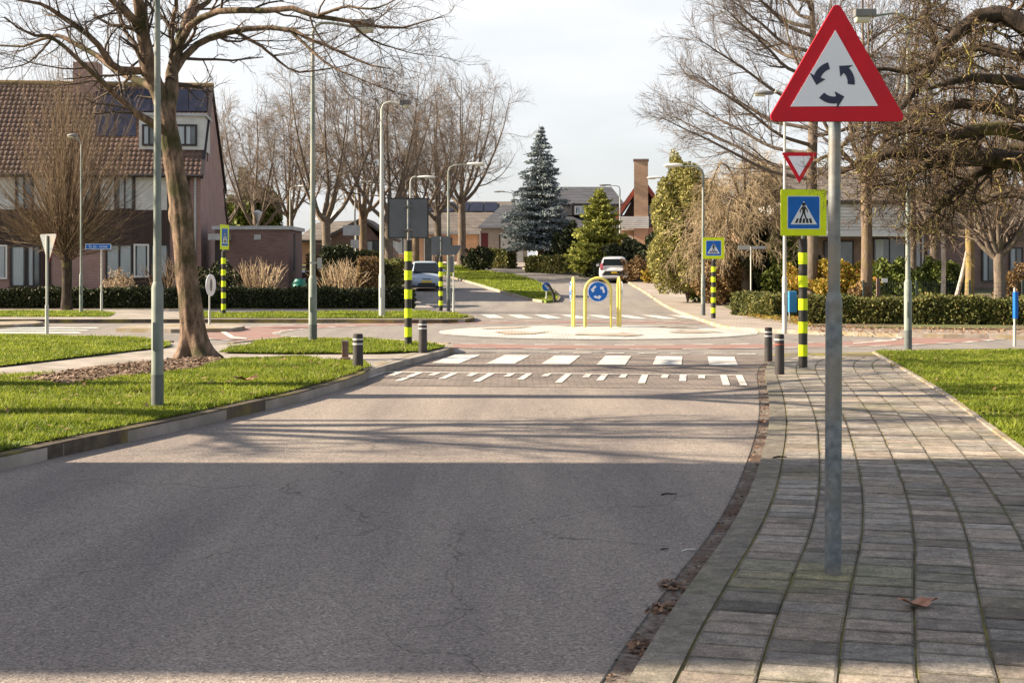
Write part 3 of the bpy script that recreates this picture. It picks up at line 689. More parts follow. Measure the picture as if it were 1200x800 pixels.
# median of the north arm
MED = gp([(652, 351.5), (640, 352.5), (622, 349.5), (590, 341), (560, 332), (528, 323.5), (500, 319), (465, 313), (462, 308), (500, 309), (545, 312), (565, 317), (600, 321.5), (625, 327.5), (645, 338), (655, 348)], .1)
sheet('median_grass', MED, .11, M['grass_soil'], skirt=.12)
strip('median_kerb', MED+[MED[0]], .08, -.06, .105, M['kerb_light'], skirt=.12, seglen=1.2)
NEB = gp([(1700, 402), (1300, 394), (1200, 392.6), (1062, 390.6), (925, 386), (880, 384), (854, 381.5), (830, 374.5), (800, 364.5), (765, 346), (745, 334), (727, 326), (690, 319), (640, 315), (610, 313.5)], .1)+[(-20, 150), (60, 150), (90, 60)]
sheet('sidewalk_northeast', NEB, .09, M['pave_light'], skirt=.2)
strip('kerb_northeast', smooth_line(gp([(1700, 402), (1200, 392.6), (1062, 390.6), (925, 386), (880, 384), (854, 381.5), (830, 374.5), (800, 364.5), (765, 346), (745, 334), (727, 326), (690, 319)], .1), 80), -.04, .10, .10, M['kerb_light'], skirt=.12, seglen=1.0)
GAR = gp([(1700, 392), (1200, 386.5), (1000, 384), (948, 382), (905, 373), (870, 368), (842, 356), (815, 345), (800, 338), (772, 330), (745, 322), (715, 315.5), (640, 311.5)], .1)+[(-5, 148), (60, 148), (90, 60)]
sheet('garden_northeast', GAR, .115, M['soil'])
sheet('lawn_northeast', gp([(842, 352), (900, 353), (960, 352), (980, 340), (930, 337), (838, 338)], .13), .135, M['grass_soil'])

# ------------------------------------------------------------------ grass and litter (uncountable)
def in_poly(P, poly):
    poly = np.array(poly); x, y = P[:, 0], P[:, 1]; ins = np.zeros(len(P), bool); j = len(poly)-1
    for i in range(len(poly)):
        xi, yi = poly[i]; xj, yj = poly[j]
        c = ((yi > y) != (yj > y)) & (x < (xj-xi)*(y-yi)/(yj-yi+1e-12)+xi); ins ^= c; j = i
    return ins
def scatter(poly, n, g, clip=True):
    a = np.array(poly); lo = a.min(0); hi = a.max(0); out = []
    hi = np.minimum(hi, [60, 140]); lo = np.maximum(lo, [-60, 2])
    tot = 0
    for _ in range(60):
        P = lo+g.random((n, 2))*(hi-lo); P = P[in_poly(P, poly)]
        if clip: P = P[np.abs(P[:, 0]) < .3636*P[:, 1]*1.12+.5]
        out.append(P); tot += len(P)
        if tot >= n: break
    return np.concatenate(out)[:n]
def grass(name, poly, n, h, hgt, label, exclude=None, seed=1, wide=1.0, mat_='grass'):
    g = np.random.default_rng(seed); P = scatter(poly, n, g)
    if exclude is not None: P = P[~in_poly(P, exclude)]
    for _ in range(int(len(P)/900)):
        c = P[g.integers(len(P))]; rad = .06+.22*g.random()**2
        if len(P) > 1: P = P[(np.hypot((P[:, 0]-c[0])/1.5, P[:, 1]-c[1]) > rad) | (g.random(len(P)) < .3)]
    n = len(P)
    cl = .6+.8*(np.sin(P[:, 0]*2.1+np.sin(P[:, 1]*1.7)*2)*.5+.5)*(np.sin(P[:, 1]*2.9+P[:, 0])*.5+.5)
    hh = hgt*(.5+g.random(n)*.8)*cl; ang = g.random(n)*2*np.pi; wd = (.004+.004*g.random(n))*wide*(1+P[:, 1]/25)
    tuft = (g.random(n) < .06); hh = hh*np.where(tuft, 1.6, 1); lean = g.normal(size=(n, 2))*.6*hh[:, None]
    z = T(P[:, 1])+h
    a = np.column_stack([P[:, 0]-np.cos(ang)*wd, P[:, 1]-np.sin(ang)*wd, z]); b = np.column_stack([P[:, 0]+np.cos(ang)*wd, P[:, 1]+np.sin(ang)*wd, z])
    c = np.column_stack([P[:, 0]+lean[:, 0], P[:, 1]+lean[:, 1], z+hh])
    V = np.stack([a, b, c], 1).reshape(-1, 3)
    o = mesh_np(name, V, np.arange(n*3).reshape(-1, 3), M[mat_], smooth=False)
    return tag(o, label, 'grass', kind='stuff')
VNB = offset_line(kln, -.115)[2:]+VN[len(inner[2:]):]
grass('grass', VNB, 230000, HL+.01, .055, 'bright short grass of the near left verge beside the kerb', MUL, 1)
grass('grass', FARL, 70000, HL+.008, .055, 'bright grass at the far left street corner', None, 2, 1.3)
grass('grass', ISL, 50000, HL+.008, .06, 'grass strip holding the striped pole and a lamp post', None, 3, 1.3)
grass('grass', SEG, 130000, .055, .05, 'bright lawn on the right beside the tiled sidewalk', None, 4, 1.2)
grass('grass', gp([(236, 372), (540, 372.3), (549, 370.6), (530, 367), (500, 365.3), (300, 366), (236, 367)], .12), 30000, .118, .06, 'grass strip in front of the long dark hedge', None, 5, 1.5)
grass('grass', gp([(-80, 370.5), (128, 370.5), (135, 366), (110, 364.2), (-80, 364)], .12), 22000, .112, .05, 'grass patch at the foot of the fan tree and thin lamp post', None, 7, 1.5)
grass('grass', gp([(842, 352), (900, 353), (960, 352), (980, 340), (930, 337), (838, 338)], .13), 20000, .135, .07, 'garden lawn below the weeping tree', None, 8, 1.6)
grass('grass', MED, 40000, .11, .07, 'grass on the long median between the two far lanes', None, 6, 1.5)
def litter(name, poly, n, h, size, label, m, seed, cat='leaves', flatness=.22):
    g = np.random.default_rng(seed); P = scatter(poly, n, g); n = len(P)
    Dr = unit(np.column_stack([g.normal(size=(n, 2)), g.normal(size=n)*flatness]))
    C = np.column_stack([P, T(P[:, 1])+h+g.random(n)*size*.5])
    nrm = unit(np.column_stack([g.normal(size=(n, 2))*flatness, np.ones(n)])); s = unit(np.cross(Dr, nrm)); sz = size*(.4+g.random(n))
    V = np.stack([C-Dr*sz[:, None]*.5, C+s*sz[:, None]*.28, C+Dr*sz[:, None]*.5, C-s*sz[:, None]*.28], 1).reshape(-1, 3)
    return tag(mesh_np(name, V, np.arange(n*4).reshape(-1, 4), M[m], smooth=False), label, cat, kind='stuff')
litter('bark_chips', MUL, 9000, HL+.02, .07, 'brown bark chips on the bed round the big tree', 'chips', 11, 'bark chips')
litter('leaf_litter', VN, 420, HL+.03, .07, 'scattered dry leaves on the near grass verge', 'litter', 12)
litter('leaf_litter', SEG, 260, .08, .06, 'scattered dry leaves on the right lawn', 'litter', 13)
gband = krs+[tuple(p) for p in offset_line(krs, .12)][::-1]
litter('gutter_litter', gband, 750, .007, .03, 'crushed brown leaves and dirt along the right gutter', 'litter_dark', 14)
for k, (px, py, rx, ry) in enumerate([(788, 688, .07, .14), (779, 716, .09, .12), (752, 762, .05, .2), (904, 462, .04, .3)]):
    x, y = G(px, py, 0)
    litter('leaf_pile', [(x+rx*math.cos(R(t)), y+ry*math.sin(R(t))) for t in range(0, 360, 30)], 80, .005, .04,
           ('clump of rotten leaves in the gutter left of the sign', 'wide clump of leaves spilling onto the asphalt', 'dirt and leaves in the gutter nearest the viewer', 'few leaves in the gutter near the two bollards')[k], 'litter_dark', 20+k)
litter('leaf_litter', gp([(948, 389.5), (1200, 392), (1200, 385), (1000, 382.5), (948, 381)], .1), 2500, .1, .07, 'orange fallen leaves along the foot of the right hedge', 'litter', 15)
litter('leaf_litter', gp([(872, 372), (950, 384), (955, 376), (905, 366)], .1), 900, .12, .12, 'yellow leaves of low ground plants near the small hedge', 'yellow_bush', 16)
# ------------------------------------------------------------------ trees
def tree_obj(name, base, limbs, levels, trunk_m, twig_m, label, group=None, cat='tree', trunk_n=1, seed=1, rz=0, crown_m=None, flare=0):
    """limbs: list of (pts, rad) local; the first trunk_n are the trunk"""
    g = np.random.default_rng(seed)
    root = empty(name, base, rz, label, cat, group)
    m = 14
    rs = [resample(p, r, m) for p, r in limbs]
    PT = np.stack([a for a, _ in rs]); RT = np.stack([b for _, b in rs])
    def gnarl(P, Rr, amp):
        P = P.copy(); P[:, 1:-1] += g.normal(size=P[:, 1:-1].shape)*amp*Rr[:, 1:-1, None]; return P
    tp, tr = resample(limbs[0][0], limbs[0][1], 64 if flare else 14)
    ns = 40 if flare else 16
    if flare: tp = tp+np.column_stack([np.sin(tp[:, 2]*1.9+seed)*.03, np.sin(tp[:, 2]*2.7)*.02, 0*tp[:, 2]])*np.minimum(tp[:, 2:3]/2, 1)
    V, Fq = tubes_np([(tp[None], tr[None], ns)])
    if flare:
        # buttress roots at the foot, burls and seams further up
        V = V.reshape(64, ns, 3); cen = tp[:, None, :]; off = V-cen; an = np.arctan2(off[..., 1], off[..., 0]); zz = np.clip(V[..., 2:3], 0, 99)
        lob = .5+.5*np.cos(an*5+seed+np.sin(an*2+seed)*.9); lob = lob[..., None]**1.6
        k1 = np.exp(-zz/.16)*flare*lob+np.exp(-zz/.55)*.28*lob+.05*np.exp(-zz/1.5)
        bur = np.zeros_like(lob)
        for _ in range(40):
            a0, z0, sa, sz, am = g.random()*6.28-3.14, (.4+g.random()*4.2 if g.random() < .6 else 2.3+.6*g.random()), .22+.35*g.random(), .05+.16*g.random(), .06+.2*g.random()
            da = np.abs((an-a0+np.pi) % (2*np.pi)-np.pi); bur[..., 0] += am*np.exp(-(da/sa)**2-((V[..., 2]-z0)/sz)**2)
        rid = .035*np.sin(an*7+zz[..., 0]*1.3)+.025*np.sin(an*13-zz[..., 0]*2.1)+.02*np.sin(zz[..., 0]*9+an*2)
        V = cen+off*(.90+k1+np.minimum(bur, .30)*.6+rid[..., None]*.8); V[..., 2] = np.where(off[..., 2] > 9, V[..., 2], V[..., 2]); V = V.reshape(-1, 3)
    mesh_np('trunk', V, Fq, trunk_m, root)
    groups = []
    if len(limbs) > trunk_n: groups.append((gnarl(PT[trunk_n:], RT[trunk_n:], .2), RT[trunk_n:], 8))
    src = levels[0].pop('src', 'all')
    P, Rr = (PT, RT) if src == 'all' else ((PT[trunk_n:], RT[trunk_n:]) if src == 'limbs' else (PT[:trunk_n], RT[:trunk_n]))
    tw = []
    for i, lv in enumerate(levels):
        lv = dict(lv); sd = lv.pop('sides', 3 if i else 5); tw_ = lv.pop('twig', i >= 1); both = lv.pop('both', False)
        Q, Rq = children(P, Rr, g=g, **lv)
        (tw if tw_ else groups).append((Q, Rq, sd))
        P, Rr = Q, Rq
    if groups:
        V, Fq = tubes_np(groups); cr = mesh_np('limbs', V, Fq, crown_m or trunk_m, root)
    V, Fq = tubes_np(tw); mesh_np('crown', V, Fq, twig_m, root)
    return root
def px_limb(lst, Y, base):
    """list of (px, py, dY) -> local points"""
    return [np.array(AT(p[0], p[1], Y+(p[2] if len(p) > 2 else 0)))-np.array(base) for p in lst]
def copy_thing(root, loc_, rz, s, label):
    c = root.copy(); COL.objects.link(c); c.location = loc_; c.rotation_euler = (0, 0, rz); c.scale = s if hasattr(s, '__len__') else (s, s, s); c['label'] = label
    for ch in root.children:
        d = ch.copy(); COL.objects.link(d); d.parent = c
        for gch in ch.children:
            e = gch.copy(); COL.objects.link(e); e.parent = d
    return c

# big plane tree on the mulch bed, left
YA = 23.6; bA = (XX(229, YA), YA, HL)
LS = .84
la = [
 (px_limb([(230, 424), (228, 405), (224, 370), (219, 330), (215, 290), (213, 250), (208, 205), (202, 170), (195, 140), (187, 115), (178, 88, -.1), (171, 58, -.2)], YA, bA), [.29, .26, .245, .235, .235, .245, .22, .215, .21, .18, .135, .10]),
 (px_limb([(187, 115), (178, 88, -.1), (170, 52, -.2), (164, 20, -.4), (158, -25, -.6), (150, -90, -.8)], YA, bA), [.15, .15, .14, .12, .1, .05]),
 (px_limb([(200, 165), (198, 122), (203, 82, .2), (211, 52, .4), (218, 25, .6), (230, -5, .8), (242, -60, 1)], YA, bA), [.13, .15, .13, .11, .10, .07, .04]),
 (px_limb([(196, 155), (178, 142, -.2), (156, 130, -.4), (137, 114, -.7), (119, 94, -1), (94, 73, -1.3), (62, 44, -1.6), (34, 40, -1.8), (5, 20, -2)], YA, bA), [.11, .085, .07, .06, .052, .045, .035, .025, .015]),
 (px_limb([(182, 100), (169, 97, .2), (134, 80, .6), (116, 67, 1), (84, 48, 1.3), (62, 42, 1.5), (25, 55, 1.7), (-20, 50, 2)], YA, bA), [.10, .085, .07, .06, .05, .04, .025, .015]),
 (px_limb([(180, 92), (166, 84), (137, 81, -.5), (109, 47, -.8), (75, 22, -1), (50, 6, -1.2), (20, 0, -1.5)], YA, bA), [.10, .085, .07, .06, .05, .035, .02]),
 (px_limb([(200, 95), (205, 80, .2), (225, 59, .4), (245, 44, .5), (271, 36, .5), (302, 33, .6), (340, 36, .4), (365, 47, .2), (396, 59), (428, 75, -.3), (459, 81, -.5)], YA, bA), [.11, .09, .075, .07, .065, .055, .045, .038, .03, .02, .01]),
 (px_limb([(211, 52, .3), (225, 28), (240, 19), (271, 12, -.5), (302, 14, -.8), (340, 9, -1), (371, 20, -1.1), (409, 25, -1.1), (434, 29, -1.1), (465, 34, -1), (490, 27, -1), (519, 20, -1)], YA, bA), [.08, .075, .07, .065, .06, .055, .048, .04, .032, .024, .016, .008]),
 (px_limb([(271, 36, .5), (295, 48, .8), (309, 56, 1), (324, 69, 1.2), (346, 84, 1.4), (381, 81, 1.6), (415, 75, 1.8)], YA, bA), [.04, .036, .032, .028, .022, .016, .008]),
 (px_limb([(340, 36, .4), (368, 62, .2), (392, 80, 0), (420, 92, -.3), (462, 108, -.5)], YA, bA), [.034, .028, .022, .016, .008]),
 (px_limb([(371, 20, -1.1), (405, 8, -1.3), (440, 10, -1.5), (478, -8, -1.6)], YA, bA), [.035, .028, .018, .008]),
 (px_limb([(409, 25, -1), (432, 45, -.8), (460, 56, -.6), (490, 64, -.5)], YA, bA), [.028, .022, .014, .007]),
 (px_limb([(218, 25, .6), (240, 5, 1), (262, -20, 1.5), (290, -50, 2)], YA, bA), [.07, .055, .04, .02]),
 (px_limb([(165, 30, -.4), (140, 8, -1), (110, -20, -1.5), (80, -50, -2)], YA, bA), [.07, .055, .04, .02]),
 (px_limb([(62, 44, -1.6), (48, 60, -1.8), (30, 75, -2), (0, 82, -2.2)], YA, bA), [.025, .02, .014, .008]),
 (px_limb([(205, 60, .3), (200, 35, 0), (207, 5, -.4), (200, -40, -.8)], YA, bA), [.06, .05, .04, .02]),
]
la = [(p, [q*(.82 if i == 0 else LS) for q in rr_]) for i, (p, rr_) in enumerate(la)]
tree_obj('plane_tree', bA, la, [
   dict(src='limbs', k=11, t0=.15, t1=1, ang=.75, length=1.15, rr=.42, rmin=.006, seg=6, wander=.22, up=.04, sides=4, twig=True),
   dict(k=6, t0=.2, t1=1, ang=.7, length=.55, rr=.55, rmin=.004, seg=5, wander=.25, up=.03),
   dict(k=4, t0=.2, t1=1, ang=.7, length=.26, rr=.6, rmin=.003, seg=3, wander=.25)],
   M['bark_plane'], M['twig_dark'], 'large bare tree with thick mossy trunk on the bark mulch bed', seed=5, flare=.75)
# root flare of the big tree
def roots(parent, r0, n, seed, r_out=.75):
    g = np.random.default_rng(seed); mb = MB()
    for i in range(n):
        a = 2*math.pi*i/n+g.normal()*.2; d = Vector((math.cos(a), math.sin(a), 0)); q = r_out*(.7+g.random()*.5)
        mb.tube([d*r0*.55+Vector((0, 0, .75)), d*r0*.85+Vector((0, 0, .36)), d*r0*1.35+Vector((0, 0, .12)), d*q+Vector((0, 0, -.04))], [.12, .13, .11, .05], 8)
    return mb.build('roots', M['bark_plane'], parent, smooth=True)

# neighbour tree whose roots show at the left edge; its trunk stands just outside the frame
yb, xb = 17.9, G(-42, 447, HL)[0]; bB = (xb, yb, HL)
lb = [([(0, 0, -.1), (0, 0, .5), (.02, 0, 1.2), (.05, .05, 2.5), (.0, .1, 3.8), (-.05, .05, 5)], [.36, .33, .3, .28, .26, .22]),
      ([(0, .1, 4.4), (-.3, .3, 5.6), (-.5, .7, 7), (-.6, 1.1, 9)], [.16, .13, .09, .04]),
      ([(0, 0, 4.8), (.15, -.2, 6), (.1, -.4, 7.5), (.2, -.6, 9.5)], [.16, .13, .09, .04]),
      ([(0, 0, 4.2), (-.9, .2, 5.4), (-2, .3, 6.4), (-3.4, .2, 7)], [.12, .09, .06, .03]),
      ([(0, 0, 4.6), (-.2, 1.1, 5.5), (-.5, 2.2, 6.2), (-.4, 3.4, 6.9)], [.11, .085, .06, .03]),
      ([(0, 0, 4.6), (-.4, -1, 5.6), (-1.0, -2.0, 6.4), (-1.4, -3.0, 7.2)], [.11, .085, .06, .03])]
tb = tree_obj('plane_tree', bB, lb, [dict(src='limbs', k=12, t0=.3, t1=1, ang=.7, length=1.6, rr=.45, rmin=.008, seg=5, wander=.2, up=.05, sides=4, twig=True),
   dict(k=8, t0=.2, t1=1, ang=.7, length=.7, rr=.5, rmin=.005, seg=4, wander=.2, up=.03),
   dict(k=4, t0=.2, t1=1, ang=.7, length=.3, rr=.6, rmin=.004, seg=3, wander=.2)], M['bark_plane'], M['twig_dark'], 'bare tree at the left edge with only its mossy foot in view', seed=9, flare=1.4)

copy_thing(tb, (-12.5, 14.6, .055), 2.1, 1.0, 'bare tree added outside the left edge so its twigs shade the near road')  # unseen extra tree, added to break up the straight shadow edge

# overhanging gnarled tree from the right
YR = 15.5; bR = (XX(1345, YR), YR, .055)
lr = [
 ([(0, 0, -.1), (-.03, 0, .6), (0, .05, 1.3), (.08, 0, 2.2), (.1, 0, 3.2), (0, 0, 4.2)], [.34, .24, .22, .22, .2, .12]),
 (px_limb([(1345, 95), (1290, 90), (1240, 62), (1205, 36), (1175, 19), (1145, 22), (1112, 48), (1088, 80), (1066, 112), (1045, 140)], YR, bR), [.13, .11, .10, .085, .075, .068, .055, .045, .032, .018]),
 (px_limb([(1345, 205), (1280, 200, -.5), (1210, 188, -1), (1150, 184, -1.1), (1100, 183, -1.2), (1055, 174, -1.2), (1028, 184, -1.2), (1008, 190, -1.1), (992, 199, -1), (972, 208, -1)], YR, bR), [.12, .10, .085, .075, .065, .055, .045, .032, .02, .008]),
 (px_limb([(1180, 186, -1), (1150, 200, -1), (1122, 222, -1), (1098, 245, -.9), (1080, 268, -.9)], YR, bR), [.055, .05, .04, .028, .012]),
 (px_limb([(1345, 130), (1270, 95, .6), (1210, 70, 1), (1170, 60, 1.2), (1140, 55, 1.3), (1105, 66, 1.4), (1070, 84, 1.5), (1030, 80, 1.5), (1008, 84, 1.5)], YR, bR), [.1, .075, .055, .05, .042, .035, .028, .018, .01]),
 (px_limb([(1345, 165), (1260, 150, 1), (1200, 135, 1.4), (1140, 122, 1.6), (1090, 130, 1.8), (1050, 148, 1.8), (1010, 162, 1.8)], YR, bR), [.11, .09, .07, .055, .042, .028, .012]),
 (px_limb([(1345, 180), (1270, 170, -1.4), (1210, 160, -2), (1160, 150, -2.2), (1115, 158, -2.3), (1070, 152, -2.3), (1035, 166, -2.3)], YR, bR), [.09, .075, .06, .05, .038, .025, .012]),
 (px_limb([(1345, 240), (1280, 240), (1220, 235, .3), (1180, 228, .6), (1140, 240, .8), (1110, 236, 1)], YR, bR), [.08, .06, .045, .035, .022, .012]),
 (px_limb([(1345, 60), (1300, 30, 1), (1250, 0, 1.5), (1200, -12, 2), (1150, -18, 2), (1100, 0, 2)], YR, bR), [.1, .08, .06, .045, .03, .012]),
 (px_limb([(1345, 150), (1290, 130, -2), (1230, 108, -2.6), (1180, 95, -2.8), (1130, 92, -3), (1085, 105, -3)], YR, bR), [.09, .07, .055, .042, .028, .012]),
 (px_limb([(1100, 183, -1.2), (1075, 200, -1.4), (1048, 215, -1.5), (1022, 218, -1.6)], YR, bR), [.04, .03, .018, .008]),
 (px_limb([(1088, 80), (1096, 50, .2), (1085, 20, .3), (1092, -10, .4)], YR, bR), [.03, .024, .016, .008]),
 (px_limb([(1345, 200), (1300, 190, 2), (1240, 180, 2.6), (1190, 172, 3), (1130, 190, 3), (1080, 196, 3), (1045, 205, 3)], YR, bR), [.08, .07, .055, .045, .03, .02, .01]),
]
lr = [(p, [q*(1.0 if i == 0 else 1.28) for q in rr_]) for i, (p, rr_) in enumerate(lr)]
tree_obj('gnarled_tree', bR, lr, [
   dict(src='limbs', k=21, t0=.12, t1=1, ang=1.0, length=.60, rr=.27, rmin=.006, seg=6, wander=.38, up=.02, sides=4, twig=True),
   dict(k=11, t0=.1, t1=1, ang=.9, length=.30, rr=.55, rmin=.004, seg=5, wander=.38),
   dict(k=5, t0=.15, t1=1, ang=.8, length=.12, rr=.7, rmin=.0035, seg=3, wander=.3)],
   M['bark_moss'], M['twig_moss'], 'dense gnarled mossy tree reaching in from the right edge behind the warning sign', seed=21)

# fan-shaped pollard in front of the left house
yF = 52.0; bF = (XX(78, yF), yF, .12)
g = np.random.default_rng(31)
whips = []
n = 380
phi = np.abs(g.normal(size=n))*1.0; phi = np.where(phi > 1.5, g.random(n)*1.5, phi); az = g.random(n)*2*np.pi
d0 = np.stack([np.sin(phi)*np.cos(az), np.sin(phi)*np.sin(az), np.cos(phi)], 1)
Lw = np.interp(phi, [0, .26, .52, 1.05, 1.4], [8.0, 6.8, 5.3, 3.7, 3.0])*(.72+.36*g.random(n))
p = np.zeros((n, 3)); p[:, 2] = 1.75+g.random(n)*.9; p[:, :2] += g.normal(size=(n, 2))*.06
pts = [p]; dd = d0
for j in range(7):
    dd = unit(dd+g.normal(size=dd.shape)*.05+np.array([0, 0, .035])); pts.append(pts[-1]+dd*(Lw/7)[:, None])
WP = np.stack(pts, 1); WR = (.02*(.5+.6*g.random(n)))[:, None]*np.linspace(1, .22, 8)[None]
rootF = empty('fan_tree', bF, 0, 'broad fan-shaped bare tree before the left house and hedge', 'tree')
V, Fq = tubes_np([(resample([(0, 0, -.05), (0, 0, .4), (.02, 0, 1), (0, 0, 1.7), (0, 0, 2.2), (0, 0, 3.4)], [.24, .19, .18, .2, .2, .08], 12)[0][None], resample([(0, 0, 0)]*6, [.24, .19, .18, .2, .2, .08], 12)[1][None], 12)])
mesh_np('trunk', V, Fq, M['bark_moss'], rootF)
Q, Rq = children(WP, WR, 7, .15, .95, .42, .8, .3, .6, .005, 4, .12, .05, g=g)
Q2, Rq2 = children(Q, Rq, 2, .2, .95, .4, .35, .3, .7, .004, 3, .1, .03, g=g)
V, Fq = tubes_np([(WP, WR, 4), (Q, Rq, 3), (Q2, Rq2, 3)]); mesh_np('crown', V, Fq, M['twig_olive'], rootF)

# prototypes of the big bare street trees
def vase_limbs(h, spread, trunk_h, r, seed, nl=6, lean=.0):
    g = np.random.default_rng(seed)
    tl = [([(0, 0, -.2), (0, 0, .5), (.03, .02, trunk_h*.5), (0, .0, trunk_h), (.05, 0, trunk_h*1.25)], [r*1.5, r*1.08, r*.95, r*.95, r*.6])]
    for i in range(nl):
        a = 2*math.pi*(i+.4*g.random())/nl; sp = spread*(.55+.5*g.random()); hh = h*(.78+.22*g.random())
        c, s = math.cos(a), math.sin(a); z0 = trunk_h*(.85+.25*g.random())
        tl.append(([(0, 0, z0), (c*sp*.28, s*sp*.28, z0+(hh-z0)*.14), (c*sp*.55, s*sp*.55, z0+(hh-z0)*.38), (c*sp*.8, s*sp*.8, z0+(hh-z0)*.68), (c*sp*.95, s*sp*.95, hh)], [r*.5, r*.40, r*.27, r*.15, r*.04]))
    tl.append(([(0, 0, trunk_h*1.1), (.1, 0, h*.45), (-.1, .1, h*.75), (0, 0, h)], [r*.6, r*.4, r*.2, r*.05]))
    return tl
LV = lambda s=1: [dict(src='limbs', k=13, t0=.25, t1=.98, ang=.85, length=3.0*s, rr=.42, rmin=.017, seg=7, wander=.17, up=.045, sides=4, twig=True, lenfall=.6),
      dict(k=7, t0=.12, t1=1, ang=.62, length=1.5*s, rr=.5, rmin=.011, seg=5, wander=.17, up=.04, twig=True),
      dict(k=6, t0=.15, t1=1, ang=.6, length=.7*s, rr=.6, rmin=.008, seg=4, wander=.18, up=.02)]
def gz(y): return float(T(y))+.1
row = [(382, 83, 12.2, 4.3, M['twig_tan']), (425, 92, 13.0, 4.4, M['twig_grey']), (455, 84, 11.6, 3.8, M['twig_tan']), (300, 88, 10.6, 4.0, M['twig_tan']),
       (487, 96, 11.6, 4.2, M['twig_tan']), (513, 102, 11.8, 3.8, M['twig_tan']), (262, 98, 10.5, 4.6, M['twig_tan']), (340, 100, 12.4, 4.8, M['twig_tan'])]
rl = ['tall bare tree behind the garage, its fork just left of the small house gable', 'tall bare tree rising behind the small gabled house', 'bare tree directly behind the pale mid lamp post', 'bare tree behind the flat-roofed garage',
      'bare tree behind the large square sign back', 'bare tree with yellow mossy trunk left of the forked tree', 'bare tree showing just right of the brick house gable', 'distant bare tree between garage and gabled house']
protos = []
for k in range(3):
    px, Y, h, sp, tw = row[k]
    protos.append(tree_obj('street_tree', (XX(px, Y), Y, gz(Y)), vase_limbs(h, sp, 3.6, .27, 40+k), LV(), M['bark_grey' if k != 1 else 'bark_lime'], tw, rl[k], 'bare trees lining the far left street', seed=50+k))
for k in range(3, 8):
    px, Y, h, sp, tw = row[k]
    copy_thing(protos[k % 3], (XX(px, Y), Y, gz(Y)), k*1.3, h/row[k % 3][2], rl[k])
# forked tree on the median
YD = 112.0
tree_obj('forked_tree', (XX(541, YD), YD, gz(YD)), vase_limbs(14.6, 4.4, 4.6, .32, 61, 8), LV(1.15), M['bark_grey'], M['twig_grey'], 'broad bare forked tree at the far end of the grass median', seed=62)

# right side: tall tree, trunks behind the hedge
YG = 50.0
g = np.random.default_rng(70)
bG = (XX(951, YG), YG, .1)
lg = [([(0, 0, -.1), (0, 0, 1), (.05, 0, 3), (0, 0, 5), (.1, 0, 8), (0, 0, 11)], [.3, .22, .2, .19, .15, .08])]
for i in range(30):
    a = 2*math.pi*i*.382+.3 if i % 3 else math.pi+.5*math.sin(i*1.7); z0 = 4.7+i*.30; Lh = 5.1*(1-i*.022)
    c, s = math.cos(a), math.sin(a)
    lg.append(([(0, 0, z0), (c*Lh*.3, s*Lh*.3, z0+.3), (c*Lh*.6, s*Lh*.6, z0+1.1), (c*Lh*.85, s*Lh*.85, z0+1.7), (c*Lh*1.05, s*Lh*1.05, z0+2.2)], [.075, .06, .045, .028, .01]))
tree_obj('bare_tree', bG, lg, [dict(src='limbs', k=16, t0=.2, t1=1, ang=.65, length=1.7, rr=.42, rmin=.009, seg=6, wander=.17, up=.04, sides=4, twig=True),
    dict(k=11, t0=.15, t1=1, ang=.6, length=.8, rr=.55, rmin=.006, seg=4, wander=.14, up=.04), dict(k=4, t0=.2, t1=1, ang=.5, length=.35, rr=.7, rmin=.005, seg=3, wander=.15)],
    M['bark_grey'], M['twig_grey'], 'tall wide-branching bare tree behind the right striped pole', seed=71)
def simple_tree(name, px, Y, h, sp, th, r, trunk_m, twig_m, label, seed, nl=6, s=.6, k0=9, group=None, lean=0):
    return tree_obj(name, (XX(px, Y), Y, gz(Y)), vase_limbs(h, sp, th, r, seed, nl), [dict(src='limbs', k=k0, t0=.15, t1=.97, ang=.6, length=2.6*s, rr=.45, rmin=.012, seg=5, wander=.15, up=.05, sides=4, twig=True),
       dict(k=7, t0=.15, t1=1, ang=.6, length=1.3*s, rr=.5, rmin=.008, seg=4, wander=.15, up=.03), dict(k=4, t0=.15, t1=1, ang=.6, length=.6*s, rr=.6, rmin=.006, seg=3, wander=.15)], trunk_m, twig_m, label, group, seed=seed)
simple_tree('bare_tree', 1015, 47, 13, 3.2, 4.5, .19, M['bark_lime'], M['twig_tan'], 'bare tree with pale brown trunk between warning sign and right lamp post', 81, s=.75, k0=11)
simple_tree('bare_tree', 1069, 49, 12, 3.0, 4.5, .13, M['bark_grey'], M['twig_red'], 'slim bare tree just right of the right lamp post', 82, s=.7)
simple_tree('bare_tree', 1136, 46.5, 10, 3.0, 3.4, .15, M['bark_yellow'], M['twig_red'], 'bare tree with yellow lichen trunk behind the right hedge', 83, s=.7, k0=11)
simple_tree('pollard_tree', 1171, 44, 6.2, 1.9, 1.9, .19, M['bark_grey'], M['twig_tan'], 'pollarded tree with upright shoots behind the right end of the hedge', 84, nl=12, s=.5)
simple_tree('birch_tree', 1105, 47, 7, 1.6, 3, .075, M['bark_birch'], M['twig_red'], 'straight white birch trunk behind the right hedge', 85, s=.55)
bt = simple_tree('birch_tree', 1116, 46.6, 7, 1.5, 3, .07, M['bark_birch'], M['twig_red'], 'leaning white birch trunk beside the straight birch', 86, s=.5); bt.rotation_euler = (0, R(13), 0)
simple_tree('bare_tree', 1230, 50, 11, 4.0, 3, .2, M['bark_grey'], M['twig_red'], 'reddish bare tree crown at the right edge behind the hedge', 87, s=.9, k0=12)
simple_tree('bare_tree', 1095, 58, 10.5, 4.2, 3, .2, M['bark_grey'], M['twig_tan'], 'background bare tree before the brown brick house on the right', 88, s=.9, k0=12)
